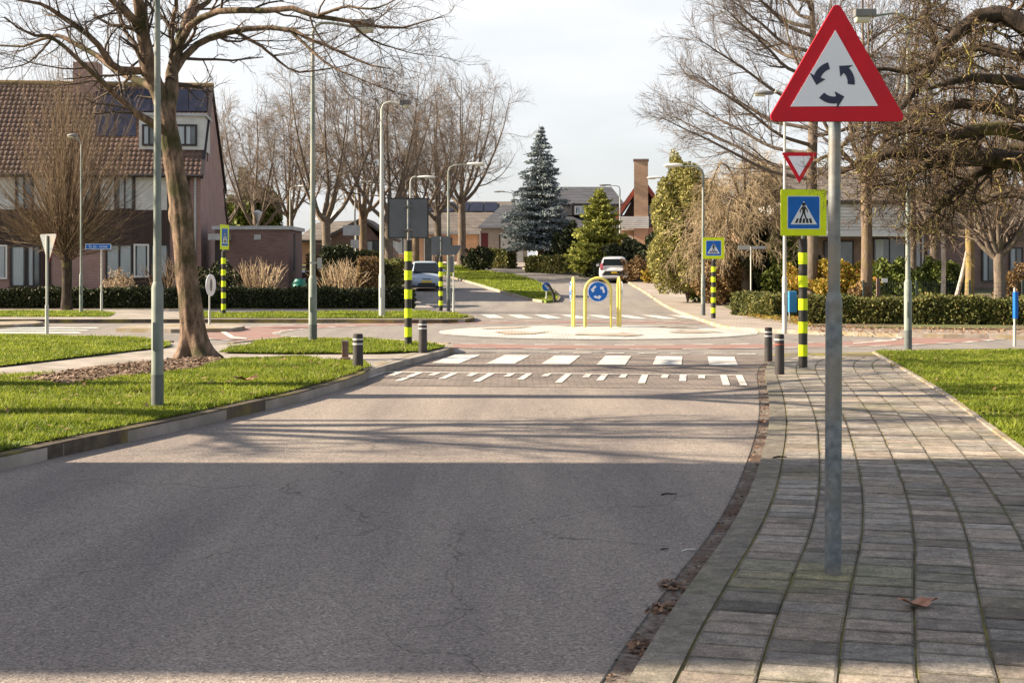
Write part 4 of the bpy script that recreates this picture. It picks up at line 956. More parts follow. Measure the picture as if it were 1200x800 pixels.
# weeping beige tree
YW = 56.5
lw = [([(0, 0, -.1), (.05, 0, 1), (-.05, 0, 2.4), (.1, 0, 3.6)], [.22, .18, .16, .1])]
g = np.random.default_rng(90)
for i in range(26):
    a = 2*math.pi*i*.382; c, s = math.cos(a), math.sin(a); q = 1.0+1.4*g.random(); zt = 3.2+2.3*g.random()
    lw.append(([(0, 0, 2.2+.1*i), (c*q*.35, s*q*.35, zt), (c*q*.75, s*q*.75, zt+.5), (c*q*1.05, s*q*1.05, zt-.3), (c*q*1.25, s*q*1.25, zt-1.4)], [.05, .045, .035, .022, .01]))
tree_obj('weeping_tree', (XX(872, YW), YW, .1), lw, [dict(src='limbs', k=16, t0=.15, t1=1, ang=.9, length=1.2, rr=.42, rmin=.012, seg=6, wander=.2, up=-.16, sides=4, twig=True),
    dict(k=8, t0=.15, t1=1, ang=.7, length=.75, rr=.6, rmin=.008, seg=5, wander=.2, up=-.15), dict(k=3, t0=.15, t1=1, ang=.6, length=.3, rr=.8, rmin=.007, seg=3, wander=.2, up=-.1)],
    M['bark_grey'], M['twig_beige'], 'beige weeping bare tree behind the far right striped pole', seed=91)

# ---- evergreens
def needles(parent, name, m, P, D, size, width): V, Fq = blades(P, D, size, width); return mesh_np(name, V, Fq, m, parent, smooth=False)
def conifer(name, px, Y, h, rad, m, label, seed, z0=.5, layers=26, per=16, droop=-.25, leaf=.26, width=.3, power=.85, n_leaf=26, rag=.25, base_z=None, trunkm='bark_grey', cat='tree'):
    g = np.random.default_rng(seed); root = empty(name, (XX(px, Y), Y, base_z if base_z is not None else gz(Y)), 0, label, cat)
    MB().tube([(0, 0, -.3), (0, 0, h*.4), (0, 0, h*.97)], [rad*.07+.04, rad*.05+.03, .02], 10).build('trunk', M[trunkm], root, smooth=True)
    PP, DD, SS, BR, BRR = [], [], [], [], []
    for i in range(layers):
        f = (i+.5)/layers; z = z0+(h-z0)*f; rr = rad*((1-f)**power)*(.72 if i % 2 else 1.0)
        if f < .12: rr *= .75+2*f
        for k in range(max(5, int(per*(1-f*.6)))):
            a = g.random()*2*np.pi; q = rr*(1-rag+rag*1.6*g.random())+.08; d = np.array([math.cos(a), math.sin(a), 0])
            dz = droop*q*(1+.4*g.normal()); n = max(5, int(n_leaf*q/rad)+5); t = np.sqrt(g.random(n))
            base = np.array([0, 0, z]); p = base+np.outer(t, d)*q; p[:, 2] += dz*t**1.5+.12*t**3*q
            lat = np.array([-d[1], d[0], 0]); p += np.outer(g.normal(size=n)*.13*q*(.4+t), lat)+g.normal(size=(n, 3))*.05
            D = unit(d+g.normal(size=(n, 3))*.55+np.array([0, 0, droop])); PP.append(p); DD.append(D); SS.append(leaf*(.6+.8*g.random(n))*(1-.35*f))
            BR.append(np.stack([base, base+d*q*.5+[0, 0, dz*.35], base+d*q*.95+[0, 0, dz]])); BRR.append([.03, .02, .008])
    V, Fq = tubes_np([(np.stack(BR), np.array(BRR), 3)]); mesh_np('limbs', V, Fq, M[trunkm], root)
    needles(root, 'foliage', m, np.concatenate(PP), np.concatenate(DD), np.concatenate(SS), width); return root
YS = 100.0
conifer('blue_spruce', 634, YS, ZZ(148, YS)-gz(YS), 2.7, M['spruce'], 'tall blue-grey spruce left of the green cypress', 101, z0=1.6, layers=32, per=24, n_leaf=100, leaf=.26, width=.3, droop=-.2, rag=.5)
YC = 88.0
conifer('cypress_tree', 702, YC, ZZ(222, YC)-gz(YC), 2.0, M['cypress'], 'yellow-green cone-shaped cypress beside the white car', 102, z0=.1, layers=22, per=20, n_leaf=90, droop=.1, leaf=.24, width=.45, power=.62)
YP = 66.0
def blob(name, px, Y, h, rx, m, label, seed, n=9000, leaf=.10, ry=None, width=.6, z0=0, base_z=None, cat='shrub', core='core', squash=2.2, lump=.22):
    g = np.random.default_rng(seed); ry = ry or rx; bz = gz(Y) if base_z is None else base_z
    root = empty(name, (XX(px, Y), Y, bz+z0), 0, label, cat)
    # inside stems
    mb = MB()
    for k in range(7):
        a = 2*math.pi*k/7; mb.tube([(0, 0, -z0), (.35*rx*math.cos(a), .35*ry*math.sin(a), h*.4), (.6*rx*math.cos(a), .6*ry*math.sin(a), h*.75)], [.035, .025, .01], 5)
    mb.build('stems', M['bark_grey'], root)
    dr = unit(g.normal(size=(n, 3))); dr[:, 2] = np.abs(dr[:, 2])*np.where(g.random(n) < .78, 1, -.5); ph = g.random(6)*6
    lum = 1+lump*(np.sin(dr[:, 0]*5+ph[0])*np.sin(dr[:, 1]*5+ph[1]))+lump*.8*np.sin(dr[:, 2]*7+dr[:, 0]*6+ph[2])+lump*.5*np.sin(dr[:, 0]*13+ph[3]+dr[:, 2]*11)
    rr = lum*(1-.5*g.random(n)**squash)
    P = dr*np.array([rx, ry, h*.62])*rr[:, None]; P[:, 2] += h*.35
    P = P[P[:, 2] > -.02]; dr = dr[:len(P)]; n = len(P)
    needles(root, 'foliage', m, P, unit(g.normal(size=(n, 3))+unit(P)*.6), leaf*(.6+.8*g.random(n)), width); return root
blob('pine_tree', 806, 59.5, 6.2, 1.65, M['pine'], 'bushy olive-green pine between the two pale lamp posts', 103, 52000, .125, z0=.0, cat='tree', lump=.10, squash=1.2, width=.35)
blob('dark_bush', 740, 84, 2.2, 1.7, M['hedge_dark'], 'dark clipped bush left of the chimney house front', 111, 9000, .14)
blob('dark_bush', 771, 82, 2.5, 1.2, M['hedge_dark'], 'dark rounded bush at the orange brick wall of the chimney house', 112, 7000, .14)
blob('round_bush', 764, 78, .85, .55, M['yellow_bush'], 'small round yellow bush below the orange brick wall', 113, 2500, .1)
blob('brown_bush', 745, 80, 1.3, .9, M['hedge_brown'], 'small brown bush between white car and dark bush', 114, 2500, .1)
blob('brown_bush', 849, 57, 2.2, .95, M['hedge_brown'], 'brown leafy bush behind the far right striped pole', 115, 7000, .11)
blob('evergreen_bush', 822, 60, 3.2, 1.1, M['bush_green'], 'dark green bush left of the far right crossing sign', 116, 9000, .14)
blob('evergreen_bush', 902, 58, 3.6, 1.9, M['hedge_dark'], 'dark evergreen mass below the weeping tree', 117, 14000, .16)
blob('conifer_bush', 928, 56, 3.2, .9, M['bush_green'], 'green evergreen bush left of the right striped pole', 118, 6000, .14)
blob('orange_bush', 988, 50, 1.75, 1.5, M['yellow_bush'], 'yellow and orange leaved bush beside the warning sign pole', 119, 16000, .09)
blob('golden_bush', 931, 52, 1.6, .45, M['yellow_bush'], 'small golden bush just left of the right striped pole', 120, 4000, .08)
blob('green_bush', 1045, 49, 1.75, 1.15, M['bush_green'], 'green bush left of the right lamp post', 121, 12000, .10)
blob('green_bush', 1092, 50, 1.7, 1.1, M['bush_green'], 'green bush behind the birches', 122, 10000, .10)
blob('ivy_shrub', 1008, 47, 1.0, .4, M['hedge_brown'], 'ivy-brown stump shrub at the foot of the pale brown trunk', 123, 2500, .08)
blob('ivy_shrub', 1188, 45, 1.5, .5, M['hedge_brown'], 'brown shrub right of the pollarded tree', 124, 3000, .08)
blob('dark_bush', 250, 58, 1.55, 1.3, M['hedge_dark'], 'low dark bush in front of the garage door', 125, 5000, .1)
blob('dark_bush', 560, 96, 1.6, 1.0, M['hedge_dark'], 'dark bush beside the far beige house', 126, 2500, .14)
blob('dark_bush', 668, 97, 2.9, 1.3, M['hedge_dark'], 'dark evergreen shrub between blue spruce and cypress', 127, 9000, .2)
blob('dry_bush', 140, 56, 1.45, .65, M['twig_cut'], 'pale dry bush under the ground-floor windows', 128, 2600, .10, width=.12)
blob('green_tree_mass', 298, 104, 6.5, 2.2, M['bush_green'], 'green evergreen crown behind the white street lantern', 129, 7000, .3, cat='tree')

# hedges: clipped leafy boxes
def hedge(name, p0, p1, thick, h, m, label, n, leaf=.06, core='core', base=None, seed=1, jitter=.05, cat='hedge', vertical=False):
    g = np.random.default_rng(seed); a = Vector((*p0, 0)); b = Vector((*p1, 0)); Ln = (b-a).length; ang = math.atan2(b.y-a.y, b.x-a.x)
    bz = float(T((p0[1]+p1[1])/2))+.1 if base is None else base
    root = empty(name, (p0[0], p0[1], bz), ang, label, cat)
    mb = MB().box(.06, Ln-.06, .06, thick-.06, -.05, h-.06); mb.build('inner_twigs', M[core], root)
    A = [Ln*thick, Ln*h, Ln*h, thick*h, thick*h]; w_ = np.array(A)/sum(A); cnt = (w_*n).astype(int); PP = []
    r = lambda c: g.random(c)
    PP.append(np.column_stack([r(cnt[0])*Ln, r(cnt[0])*thick, np.full(cnt[0], h)]))
    PP.append(np.column_stack([r(cnt[1])*Ln, np.zeros(cnt[1]), r(cnt[1])*h])); PP.append(np.column_stack([r(cnt[2])*Ln, np.full(cnt[2], thick), r(cnt[2])*h]))
    PP.append(np.column_stack([np.zeros(cnt[3]), r(cnt[3])*thick, r(cnt[3])*h])); PP.append(np.column_stack([np.full(cnt[4], Ln), r(cnt[4])*thick, r(cnt[4])*h]))
    P = np.concatenate(PP); wob = .035*np.sin(P[:, 0]*1.9+1)+.025*np.sin(P[:, 0]*5.3+P[:, 2]*4)
    c = np.array([Ln/2, thick/2, h/2]); P = P+g.normal(size=P.shape)*jitter; P[:, 2] += wob*(P[:, 2]/h); P[:, 1] += wob*.6
    P[:, 2] = np.maximum(P[:, 2], .0)
    V, Fq = blades(P, unit(g.normal(size=P.shape)), leaf*(.6+.8*g.random(len(P))), .6, g=g); mesh_np('leaves', V, Fq, M[m], root, smooth=False)
    return root
hedge('long_hedge', (XX(-160, 53.2), 53.2), (XX(482, 53.2), 53.2), .9, .70, 'hedge_dark', 'long low dark clipped hedge in front of house and garage', 60000, .07, seed=201, base=.1)
hedge('clipped_hedge', (XX(948, 38.6), 38.8), (XX(1330, 37.0), 37.2), 1.1, .66, 'hedge_green', 'low green clipped hedge along the right cross street', 60000, .055, seed=202, base=.1)
hedge('clipped_hedge', (XX(857, 47.0), 47.0), (XX(905, 44.2), 44.2), 1.2, .62, 'hedge_green', 'small low hedge right of the far striped pole', 12000, .06, seed=203, base=.1)
hedge('hedge_block', (XX(421, 56.5), 56.5), (XX(440, 56.5), 56.5), 1.6, 1.85, 'hedge_brown', 'light brown clipped hedge block beside the mid lamp post', 7000, .07, 'core_brown', seed=204, base=.1)
hedge('hedge_block', (XX(441, 57.4), 57.4), (XX(463, 57.4), 57.4), 1.6, 1.75, 'hedge_green', 'dark green clipped hedge block left of the silver car', 6000, .07, seed=205, base=.1)
hedge('hedge_block', (XX(378, 60), 60), (XX(407, 60), 60), 1.5, 2.4, 'hedge_dark', 'tall black-green clipped yew block behind the dry shrub', 7000, .08, seed=206, base=.1)
hedge('hedge_block', (XX(360, 62.5), 62.5), (XX(380, 62.5), 62.5), 1.0, 2.1, 'hedge_brown', 'olive brown hedge block left of the tall yew block', 4000, .08, 'core_brown', seed=207, base=.1)
hedge('hedge_block', (XX(407, 64), 64), (XX(445, 64), 64), 1.0, 2.25, 'hedge_green', 'green hedge top with brown edge behind the dry shrub', 6000, .08, seed=208, base=.1)
hedge('garden_hedge', (XX(615, 98.5), 97), (XX(688, 90), 90), .9, 1.0, 'hedge_green', 'grey-green hedge along the far bend before the blue spruce', 9000, .12, seed=209)
hedge('garden_hedge', (XX(564, 105), 105), (XX(595, 103), 103), .9, 1.25, 'hedge_green', 'short hedge in front of the white garage door', 4000, .12, seed=210)
hedge('garden_hedge', (XX(680, 88), 88.8), (XX(708, 84.5), 84.5), .8, .85, 'hedge_dark', 'dark hedge in front of the cypress', 4000, .1, seed=211)
hedge('garden_hedge', (XX(405, 76), 76), (XX(470, 76), 76), 1.0, 1.3, 'hedge_green', 'far green hedge left of the big sign back', 5000, .1, seed=212)

# cut-back multi-stem shrubs
def stems(name, px, Y, h, spread, n, m, label, seed, base=.1, r=.03, sub=3, fan=.8):
    g = np.random.default_rng(seed); root = empty(name, (XX(px, Y), Y, base), 0, label, 'shrub')
    a = g.random(n)*2*np.pi; ph = g.random(n)*fan; d = np.stack([np.sin(ph)*np.cos(a), np.sin(ph)*np.sin(a), np.cos(ph)], 1)
    p = np.column_stack([np.cos(a)*.25*g.random(n)*spread, np.sin(a)*.25*g.random(n)*spread, np.zeros(n)]); pts = [p]
    for j in range(4): d = unit(d+g.normal(size=d.shape)*.12+[0, 0, .06]); pts.append(pts[-1]+d*(h/4*(.8+.3*g.random(n)))[:, None])
    P = np.stack(pts, 1); Rr = np.full((n, 5), r)*np.linspace(1, .55, 5)
    Q, Rq = children(P, Rr, sub, .35, 1, .5, h*.32, .3, .6, .01, 4, .15, .05, g=g)
    V, Fq = tubes_np([(P, Rr, 5), (Q, Rq, 4)]); mesh_np('stems', V, Fq, M[m], root); return root
stems('pruned_shrub', 302, 57.5, 1.75, 1.9, 60, 'twig_cut', 'pale cut-back shrub of upright stems before the garage', 301)
stems('dry_shrub', 402, 57.0, 1.75, 1.4, 60, 'twig_cut', 'pale bushy dry shrub right of the green bin', 302, sub=6, r=.022)
stems('dry_shrub', 196, 57.0, 1.9, .8, 26, 'twig_olive', 'brown upright shrub beside the big tree trunk', 303, sub=5, r=.02)
# ------------------------------------------------------------------ buildings
def quad(name, q, m, parent, t=.03):
    """flat panel from 4 corner points, with thickness behind"""
    a, b, c, d = [Vector(p) for p in q]; n = (b-a).cross(d-a).normalized()*t
    mb = MB(); mb.add([a, b, c, d, a-n, b-n, c-n, d-n], [(0,1,2,3),(7,6,5,4),(0,4,5,1),(1,5,6,2),(2,6,7,3),(3,7,4,0)]); return mb.build(name, m, parent)
def pantiles(name, A, B, C, D, m, parent, cw=.21, rh=.31, amp=.03, ncs=5, seed=1, col=((.138, .082, .064), (.084, .053, .044))):
    """A,B eave left/right; D,C ridge left/right: wavy tile rows"""
    g = np.random.default_rng(seed); A, B, C, D = [np.array(p, float) for p in (A, B, C, D)]
    Wd = np.linalg.norm(B-A); Hh = np.linalg.norm(D-A); nc = int(Wd/cw); nr = int(Hh/rh)
    n = np.cross(B-A, D-A); n /= np.linalg.norm(n)
    us = np.linspace(0, 1, nc*ncs+1); V = []; Fc = []; Cc = []
    wv = amp*np.abs(np.sin(np.pi*us*nc))**.8
    base = 0; tint = []
    for r in range(nr):
        v0, v1 = r/nr, (r+1)/nr
        lo = A+(D-A)*v0; lo2 = B+(C-B)*v0; hi = A+(D-A)*v1; hi2 = B+(C-B)*v1
        P0 = lo[None]+(lo2-lo)[None]*us[:, None]+n[None]*(wv+.035)[:, None]
        P1 = hi[None]+(hi2-hi)[None]*us[:, None]+n[None]*(wv)[:, None]
        Pm = P0-n[None]*.035
        k = len(us); V += [Pm, P0, P1]
        i = np.arange(k-1)
        Fc.append(np.stack([base+i, base+i+1, base+k+i+1, base+k+i], 1)); Fc.append(np.stack([base+k+i, base+k+i+1, base+2*k+i+1, base+2*k+i], 1)); base += 3*k
        c = g.random(nc)[:, None]; cl = np.array(col[0])*(1-c)+np.array(col[1])*c; cl = np.repeat(cl, ncs, 0); tint += [cl, cl]
    V = np.concatenate(V); Fq = np.concatenate(Fc); o = mesh_np(name, V, Fq, m, parent, smooth=False)
    T_ = np.concatenate(tint); a = o.data.color_attributes.new('tint', 'FLOAT_COLOR', 'CORNER'); arr = np.ones((len(T_)*4, 4), np.float32); arr[:, :3] = np.repeat(T_, 4, 0); a.data.foreach_set('color', arr.ravel())
    return o
def window(parent, x0, x1, z0, z1, y, frame='frame_dark', bars=1, curtain=None, t=.06, fw=.06, hbar=False):
    """window in the local XZ plane, front at y (towards -y)"""
    mb = MB(); mb.box(x0, x1, y-t, y+.02, z0, z0+fw).box(x0, x1, y-t, y+.02, z1-fw, z1).box(x0, x0+fw, y-t, y+.02, z0+fw, z1-fw).box(x1-fw, x1, y-t, y+.02, z0+fw, z1-fw)
    for i in range(bars):
        xc = x0+(x1-x0)*(i+1)/(bars+1); mb.box(xc-fw*.45, xc+fw*.45, y-t+.004, y+.018, z0+fw, z1-fw)
    if hbar: mb.box(x0+fw, x1-fw, y-t+.006, y+.016, z0+(z1-z0)*.68, z0+(z1-z0)*.68+fw*.8)
    f = mb.build('window', M[frame], parent)
    MB().box(x0+fw*.7, x1-fw*.7, y-t*.45, y+.012, z0+fw*.7, z1-fw*.7).build('pane', M['glass'], f)
    if curtain:
        cb = MB()
        for a, b in curtain: cb.box(x0+fw+(x1-x0-2*fw)*a, x0+fw+(x1-x0-2*fw)*b, y-t*.45-.006, y-t*.45-.002, z0+fw, z1-fw)
        cb.build('curtain', M['curtain'], f)
    return f
# left terraced brick house
HX, HYY = -13.7, 62.0; ang = math.atan2(.109, .994)
H = empty('terraced_house', (HX, HYY, 0), ang, 'long brick terraced house with brown pantile roof, dormer and solar panels', 'house')
def fs(px, py, t=0):
    """pixel -> local (x, z) on the facade plane moved t back"""
    k = (px-CX)/F; ox = HX-.109*t; oy = HYY+.994*t
    s = (ox-k*oy)/(.994-.109*k); Y = oy-.109*s
    return -s, ZZ(py, Y)
Wd = 17.0; zE = fs(235, 199)[1]; tR = 4.25; zR = 10.2; tB = 11.0; zB = 5.8
wall = MB().box(-Wd, 0, 0, tB, 0, zE-.25).build('wall', M['brick_pink'], H)
gable = MB().prismx([(0, zE-.25), (0, zE-.05), (tR, zR-.05), (tB, zB-.05), (tB, zE-.25)], -.22, .0); gable.build('gable_wall', M['brick_pink'], H)
pantiles('roof', (-Wd, -.35, zE-.3), (.12, -.35, zE-.3), (.12, tR, zR), (-Wd, tR, zR), M['roof'], H, seed=3)
quad('roof_back', [(.12, tB+.2, zB-.1), (-Wd, tB+.2, zB-.1), (-Wd, tR, zR-.01), (.12, tR, zR-.01)], M['roof_grey'], H, .08)
MB().tube([(-Wd, tR, zR+.03), (.14, tR, zR+.03)], .13, 8).build('ridge_tiles', M['roof'], H)
me = bpy.data.objects['ridge_tiles'].data; a = me.color_attributes.new('tint', 'FLOAT_COLOR', 'CORNER'); a.data.foreach_set('color', np.tile(np.array([.20, .14, .06, 1], np.float32), len(me.loops)))
vg = MB(); vg.add([(.0, -.36, zE-.42), (.14, -.36, zE-.42), (.14, tR, zR-.08), (0, tR, zR-.08), (0, -.36, zE-.22), (.14, -.36, zE-.22), (.14, tR, zR+.12), (0, tR, zR+.12)], [(0,1,2,3),(4,5,6,7),(0,1,5,4),(2,3,7,6),(1,2,6,5),(0,3,7,4)])
vg.add([(.0, tR, zR-.08), (.10, tR, zR-.08), (.10, tB+.2, zB-.28), (0, tB+.2, zB-.28), (0, tR, zR+.1), (.10, tR, zR+.1), (.10, tB+.2, zB-.08), (0, tB+.2, zB-.08)], [(0,1,2,3),(4,5,6,7),(0,1,5,4),(2,3,7,6),(1,2,6,5),(0,3,7,4)])
vg.build('verge_board', M['frame_dark'], H)
MB().tube([(-Wd, -.42, zE-.30), (.1, -.42, zE-.30)], .07, 8).build('gutter_pipe', M['frame_dark'], H)
x_, z_ = fs(229, 200); MB().tube([(x_, -.07, zE-.35), (x_, -.07, .2)], .05, 8).build('downpipe', M['zinc'], H)
cx0, _ = fs(88, 80, tR); cx1, _ = fs(118, 80, tR)
MB().box(cx0, cx1, tR-.5, tR+.5, zR-1, ZZ(76, 66)).build('chimney', M['brick_pink'], H)
def roofpt(px, py):
    for t in np.arange(-.3, 4.3, .02):
        x, z = fs(px, py, t)
        if z <= zE-.3+(t+.35)*(zR-zE+.3)/(tR+.35): return (x, t, z)
    return (x, t, z)
nrm = Vector((0, -(zR-zE+.3), tR+.35)).normalized()*.09
def panel(x0, y0, x1, y1):
    q = [Vector(roofpt(*p))+nrm for p in ((x0, y1), (x1, y1), (x1, y0), (x0, y0))]; return quad('solar_panel', q, M['solar'], H, .04)
for i in range(6): panel(112+i*21.9, 106.5, 133+i*21.9, 132)
panel(112, 135, 134, 161); panel(136, 135, 159.5, 161)
# dormer
dx0, dz0 = fs(163, 175, .75); dx1, _ = fs(239, 175, .75); dz1 = fs(200, 136, .75)[1]
D_ = MB().box(dx0, dx1, .75, 3.3, dz0, dz1).build('dormer', M['white_panel'], H)
MB().box(dx0-.12, dx1+.1, .6, 3.4, dz1, dz1+.12).build('dormer_roof', M['zinc'], D_)
for a, b, cc in ((166.5, 183, [(0, .6)]), (203, 231, [(.05, .45), (.55, .75)])):
    xa, za = fs(a, 171, .7); xb, zb = fs(b, 146, .7); window(H, xa, xb, za, zb, .73, 'frame_dark', 1, cc, .05, .09)
# facade pieces
def fbox(name, x0, x1, y0, y1, m, t=.04, dep=.0):
    xa, za = fs(x0, y1); xb, zb = fs(x1, y0); return MB().box(xa, xb, -t-dep, 0, za, zb).build(name, M[m], H)
def fwin(x0, x1, y0, y1, fr='frame_dark', bars=1, cur=None, y=-.03, hb=False):
    xa, za = fs(x0, y1); xb, zb = fs(x1, y0); return window(H, xa, xb, za, zb, y, fr, bars, cur, .07, .07, hb)
fbox('timber_band', -30, 199, 246.5, 287, 'timber', .06)
for a, b in ((-25, 18), (40, 56), (80, 99), (117.5, 134), (159, 196)): fbox('white_panel', a, b, 208, 246, 'white_panel', .05)
for a, b, c in ((18.5, 39.5, [(.1, .4)]), (57, 79, [(0, .3), (.7, 1)]), (99.5, 117, [(0, .4)]), (134.5, 158.5, [(.2, .9)])): fwin(a, b, 206, 246, 'frame_dark', 1, c)
fwin(197, 213, 204, 246, 'frame_dark', 0, None)
xa, za = fs(213, 246); xb, zb = fs(222, 203); window(H, xa, xb, za, zb, -.02, 'frame_dark', 0, None)
fwin(-12, 9, 287, 327, 'frame_white', 0, [(.1, .9)]); fwin(12, 31, 287.5, 336, 'frame_dark', 0, [(.15, .9)]); fwin(31.5, 48, 287.5, 336, 'frame_dark', 1, [(.1, .5)])
fwin(-40, -14, 287, 336, 'frame_dark', 1, [(.1, .8)])
fbox('timber_panel', 9.2, 59, 336.3, 352, 'timber', .05)
fwin(124, 156, 286, 327, 'frame_dark', 1, [(.02, .48), (.56, .97)]); fwin(157, 175, 286, 325, 'frame_white', 0, [(.15, .85)]); fwin(176, 199, 286, 326, 'frame_dark', 1, [(.05, .45), (.6, .9)])
fbox('timber_panel', 156, 199, 326, 345, 'timber', .05)
fbox('timber_post', 49, 60, 287.3, 352, 'timber', .045)
# attic slit window in the gable and small lower wing behind
MB().box(.0, .03, 2.55, 2.72, 6.55, 7.8).build('slit_window', M['frame_dark'], H)
W2 = MB().prismx([(tB-.5, 0), (tB-.5, 5.6), (tB+4.5, 2.2), (tB+4.5, 0)], -4, -.05).build('rear_wing', M['brick_pink'], H)
quad('rear_wing_roof', [(.05, tB-.6, 5.75), (.05, tB+4.9, 2.05), (-4, tB+4.9, 2.05), (-4, tB-.6, 5.75)], M['roof_grey'], H, .12)

# flat-roofed brick garage
GY = 62.0; gx0, gx1 = XX(252, GY), XX(338, GY); gh = ZZ(269, GY)
Gg = empty('brick_garage', (gx1, GY, 0), 0, 'flat-roofed dark brick garage with white fascia beside the house', 'garage')
w0 = gx0-gx1
MB().box(w0, 0, 0, 4.0, 0, gh).build('wall', M['brick_garage'], Gg)
MB().box(w0-.12, .12, -.12, 4.12, gh, gh+.16).build('roof_edge', M['zinc'], Gg)
MB().box(.0, .03, 1.5, 2.0, 1.55, 3.2).build('slit_window', M['frame_dark'], Gg)
xa = XX(302, GY)-gx1; MB().box(xa-.15, xa+.15, -.05, 0, ZZ(281, GY), ZZ(275, GY)).build('vent', M['zinc'], Gg)
xa, xb = XX(248, GY)-gx1, XX(271, GY)-gx1
MB().box(xa, xb, -.75, .02, ZZ(281.5, GY), ZZ(274.5, GY)).build('door_canopy', M['zinc'], Gg)
MB().box(xa+.15, xb-.35, -.04, 0, .1, ZZ(283, GY)).build('door', M['frame_dark'], Gg)

# off-frame corner house on the left whose shadow crosses the street
OH = empty('corner_house', (-15.2, 8.93, 0), 0, 'brick corner house just outside the left edge, casting the wide shadow', 'house')
MB().box(-3.6, 3.6, -3.1, 2.97, 0, 6.2).build('wall', M['brick_pink'], OH)
MB().prism([(-4, 6.1), (4, 6.1), (0, 10.9)], -3.13, 3.0).build('roof', M['slate'], OH)
MB().box(-.4, .4, -1.0, -.2, 9.8, 11.3).build('chimney', M['brick_pink'], OH)
window(OH, -2, .5, 1, 2.6, -3.12, 'frame_white', 1); window(OH, -1.5, 1.5, 3.8, 5.2, -3.12, 'frame_white', 1)

# gabled bungalow between the background trees
def P3(px, py, Y, o): x, y, z = AT(px, py, Y); return (x-o[0], y-o[1], z-o[2])
oB = (XX(420, 108), 108, gz(108)-.4); B1 = empty('gabled_house', oB, 0, 'small brown house with front gable behind the clipped hedges', 'house')
a, b, c = P3(388, 296, 108, oB), P3(456, 291, 108, oB), P3(413, 253, 108, oB)
MB().prism([(a[0], 0), (b[0], 0), (b[0], b[2]-.3), (P3(425, 256, 108, oB)[0], P3(425, 256, 108, oB)[2]), (a[0], P3(388, 273, 108, oB)[2])], 0, 9).build('wall', M['brick_brown'], B1)
MB().box(P3(340, 300, 108, oB)[0], a[0], 1.2, 8, 0, P3(388, 281, 108, oB)[2]).build('side_wall', M['brick_orange'], B1)
q = P3(425, 254.5, 108, oB); e1 = P3(460, 279, 108, oB); e0 = P3(385, 276, 108, oB)
quad('roof', [(e1[0], -.5, e1[2]), (e1[0], 9, e1[2]), (q[0], 9, q[2]), (q[0], -.5, q[2])], M['roof_grey'], B1, .2)
quad('roof', [(e0[0], 9, e0[2]), (e0[0], -.5, e0[2]), (q[0], -.5, q[2]), (q[0], 9, q[2])], M['roof_grey'], B1, .2)
l0 = P3(345, 281, 108, oB); l1 = P3(352, 262, 108, oB)
rf = quad('side_roof', [(l0[0], .6, l0[2]), (e0[0]+1.2, .6, l0[2]), (q[0], 5.5, q[2]), (l0[0]+1, 5.5, P3(350, 258, 108, oB)[2])], M['roof_grey'], B1, .2)
window(B1, P3(428, 0, 108, oB)[0], P3(448, 0, 108, oB)[0], .8, 2.3, -.02, 'frame_dark', 1, [(.1, .4)])
window(B1, P3(364, 0, 108, oB)[0], P3(376, 0, 108, oB)[0], .9, 2.1, 1.15, 'frame_white', 0)
quad('roof_window', [(l0[0]+1.2, 2.3, l0[2]+1.6), (l0[0]+2.6, 2.3, l0[2]+1.6), (l0[0]+2.8, 3.3, l0[2]+2.35), (l0[0]+1.6, 3.3, l0[2]+2.35)], M['frame_white'], B1, .05)

# low house with solar roof behind the forked tree
Yh = 124; oC = (XX(520, Yh), Yh, gz(Yh)-.3); C1 = empty('solar_roof_house', oC, 0, 'low orange brick house with solar panels on its wide dark roof', 'house')
def c3(px, py, dy=0): x, y, z = AT(px, py, Yh+dy); return (x-oC[0], dy, z-oC[2])
MB().box(c3(447, 300)[0], c3(566, 300)[0], 0, 8, 0, c3(500, 269)[2]).build('wall', M['brick_orange'], C1)
quad('roof', [(c3(445, 0)[0], -.6, c3(0, 272)[2]), (c3(562, 0)[0], -.6, c3(0, 272)[2]), (c3(604, 0, 6)[0], 5.5, c3(0, 236, 5.5)[2]), (c3(478, 0, 6)[0], 5.5, c3(0, 236, 5.5)[2])], M['roof_grey'], C1, .2)
def rp2(px, py):
    for dy in np.arange(-.6, 5.6, .05):
        x, y, z = c3(px, py, dy)
        if z <= c3(0, 272)[2]+(dy+.6)/6.1*(c3(0, 236, 5.5)[2]-c3(0, 272)[2])+.06: break
    return (x, dy-.05, z+.05)
for i in range(5): quad('solar_panel', [rp2(497+i*17.6, 248), rp2(513+i*17.6, 248), rp2(520+i*15.6, 237.5), rp2(505+i*15.6, 237.5)], M['solar'], C1, .04)
MB().box(c3(448, 0)[0], c3(563, 0)[0], -.75, -.6, c3(0, 274.5)[2], c3(0, 271.8)[2]).build('gutter_pipe', M['zinc'], C1)
MB().box(c3(561.5, 0)[0], c3(564, 0)[0], -.2, -.02, 0, c3(0, 274)[2]).build('downpipe', M['zinc'], C1)
window(C1, c3(455, 0)[0], c3(474, 0)[0], 1.0, 2.6, -.03, 'frame_white', 1, [(.1, .9)]); window(C1, c3(497, 0)[0], c3(507, 0)[0], .1, 2.5, -.03, 'frame_white', 0)
window(C1, c3(519, 0)[0], c3(530, 0)[0], 1.0, 2.4, -.03, 'frame_dark', 0)
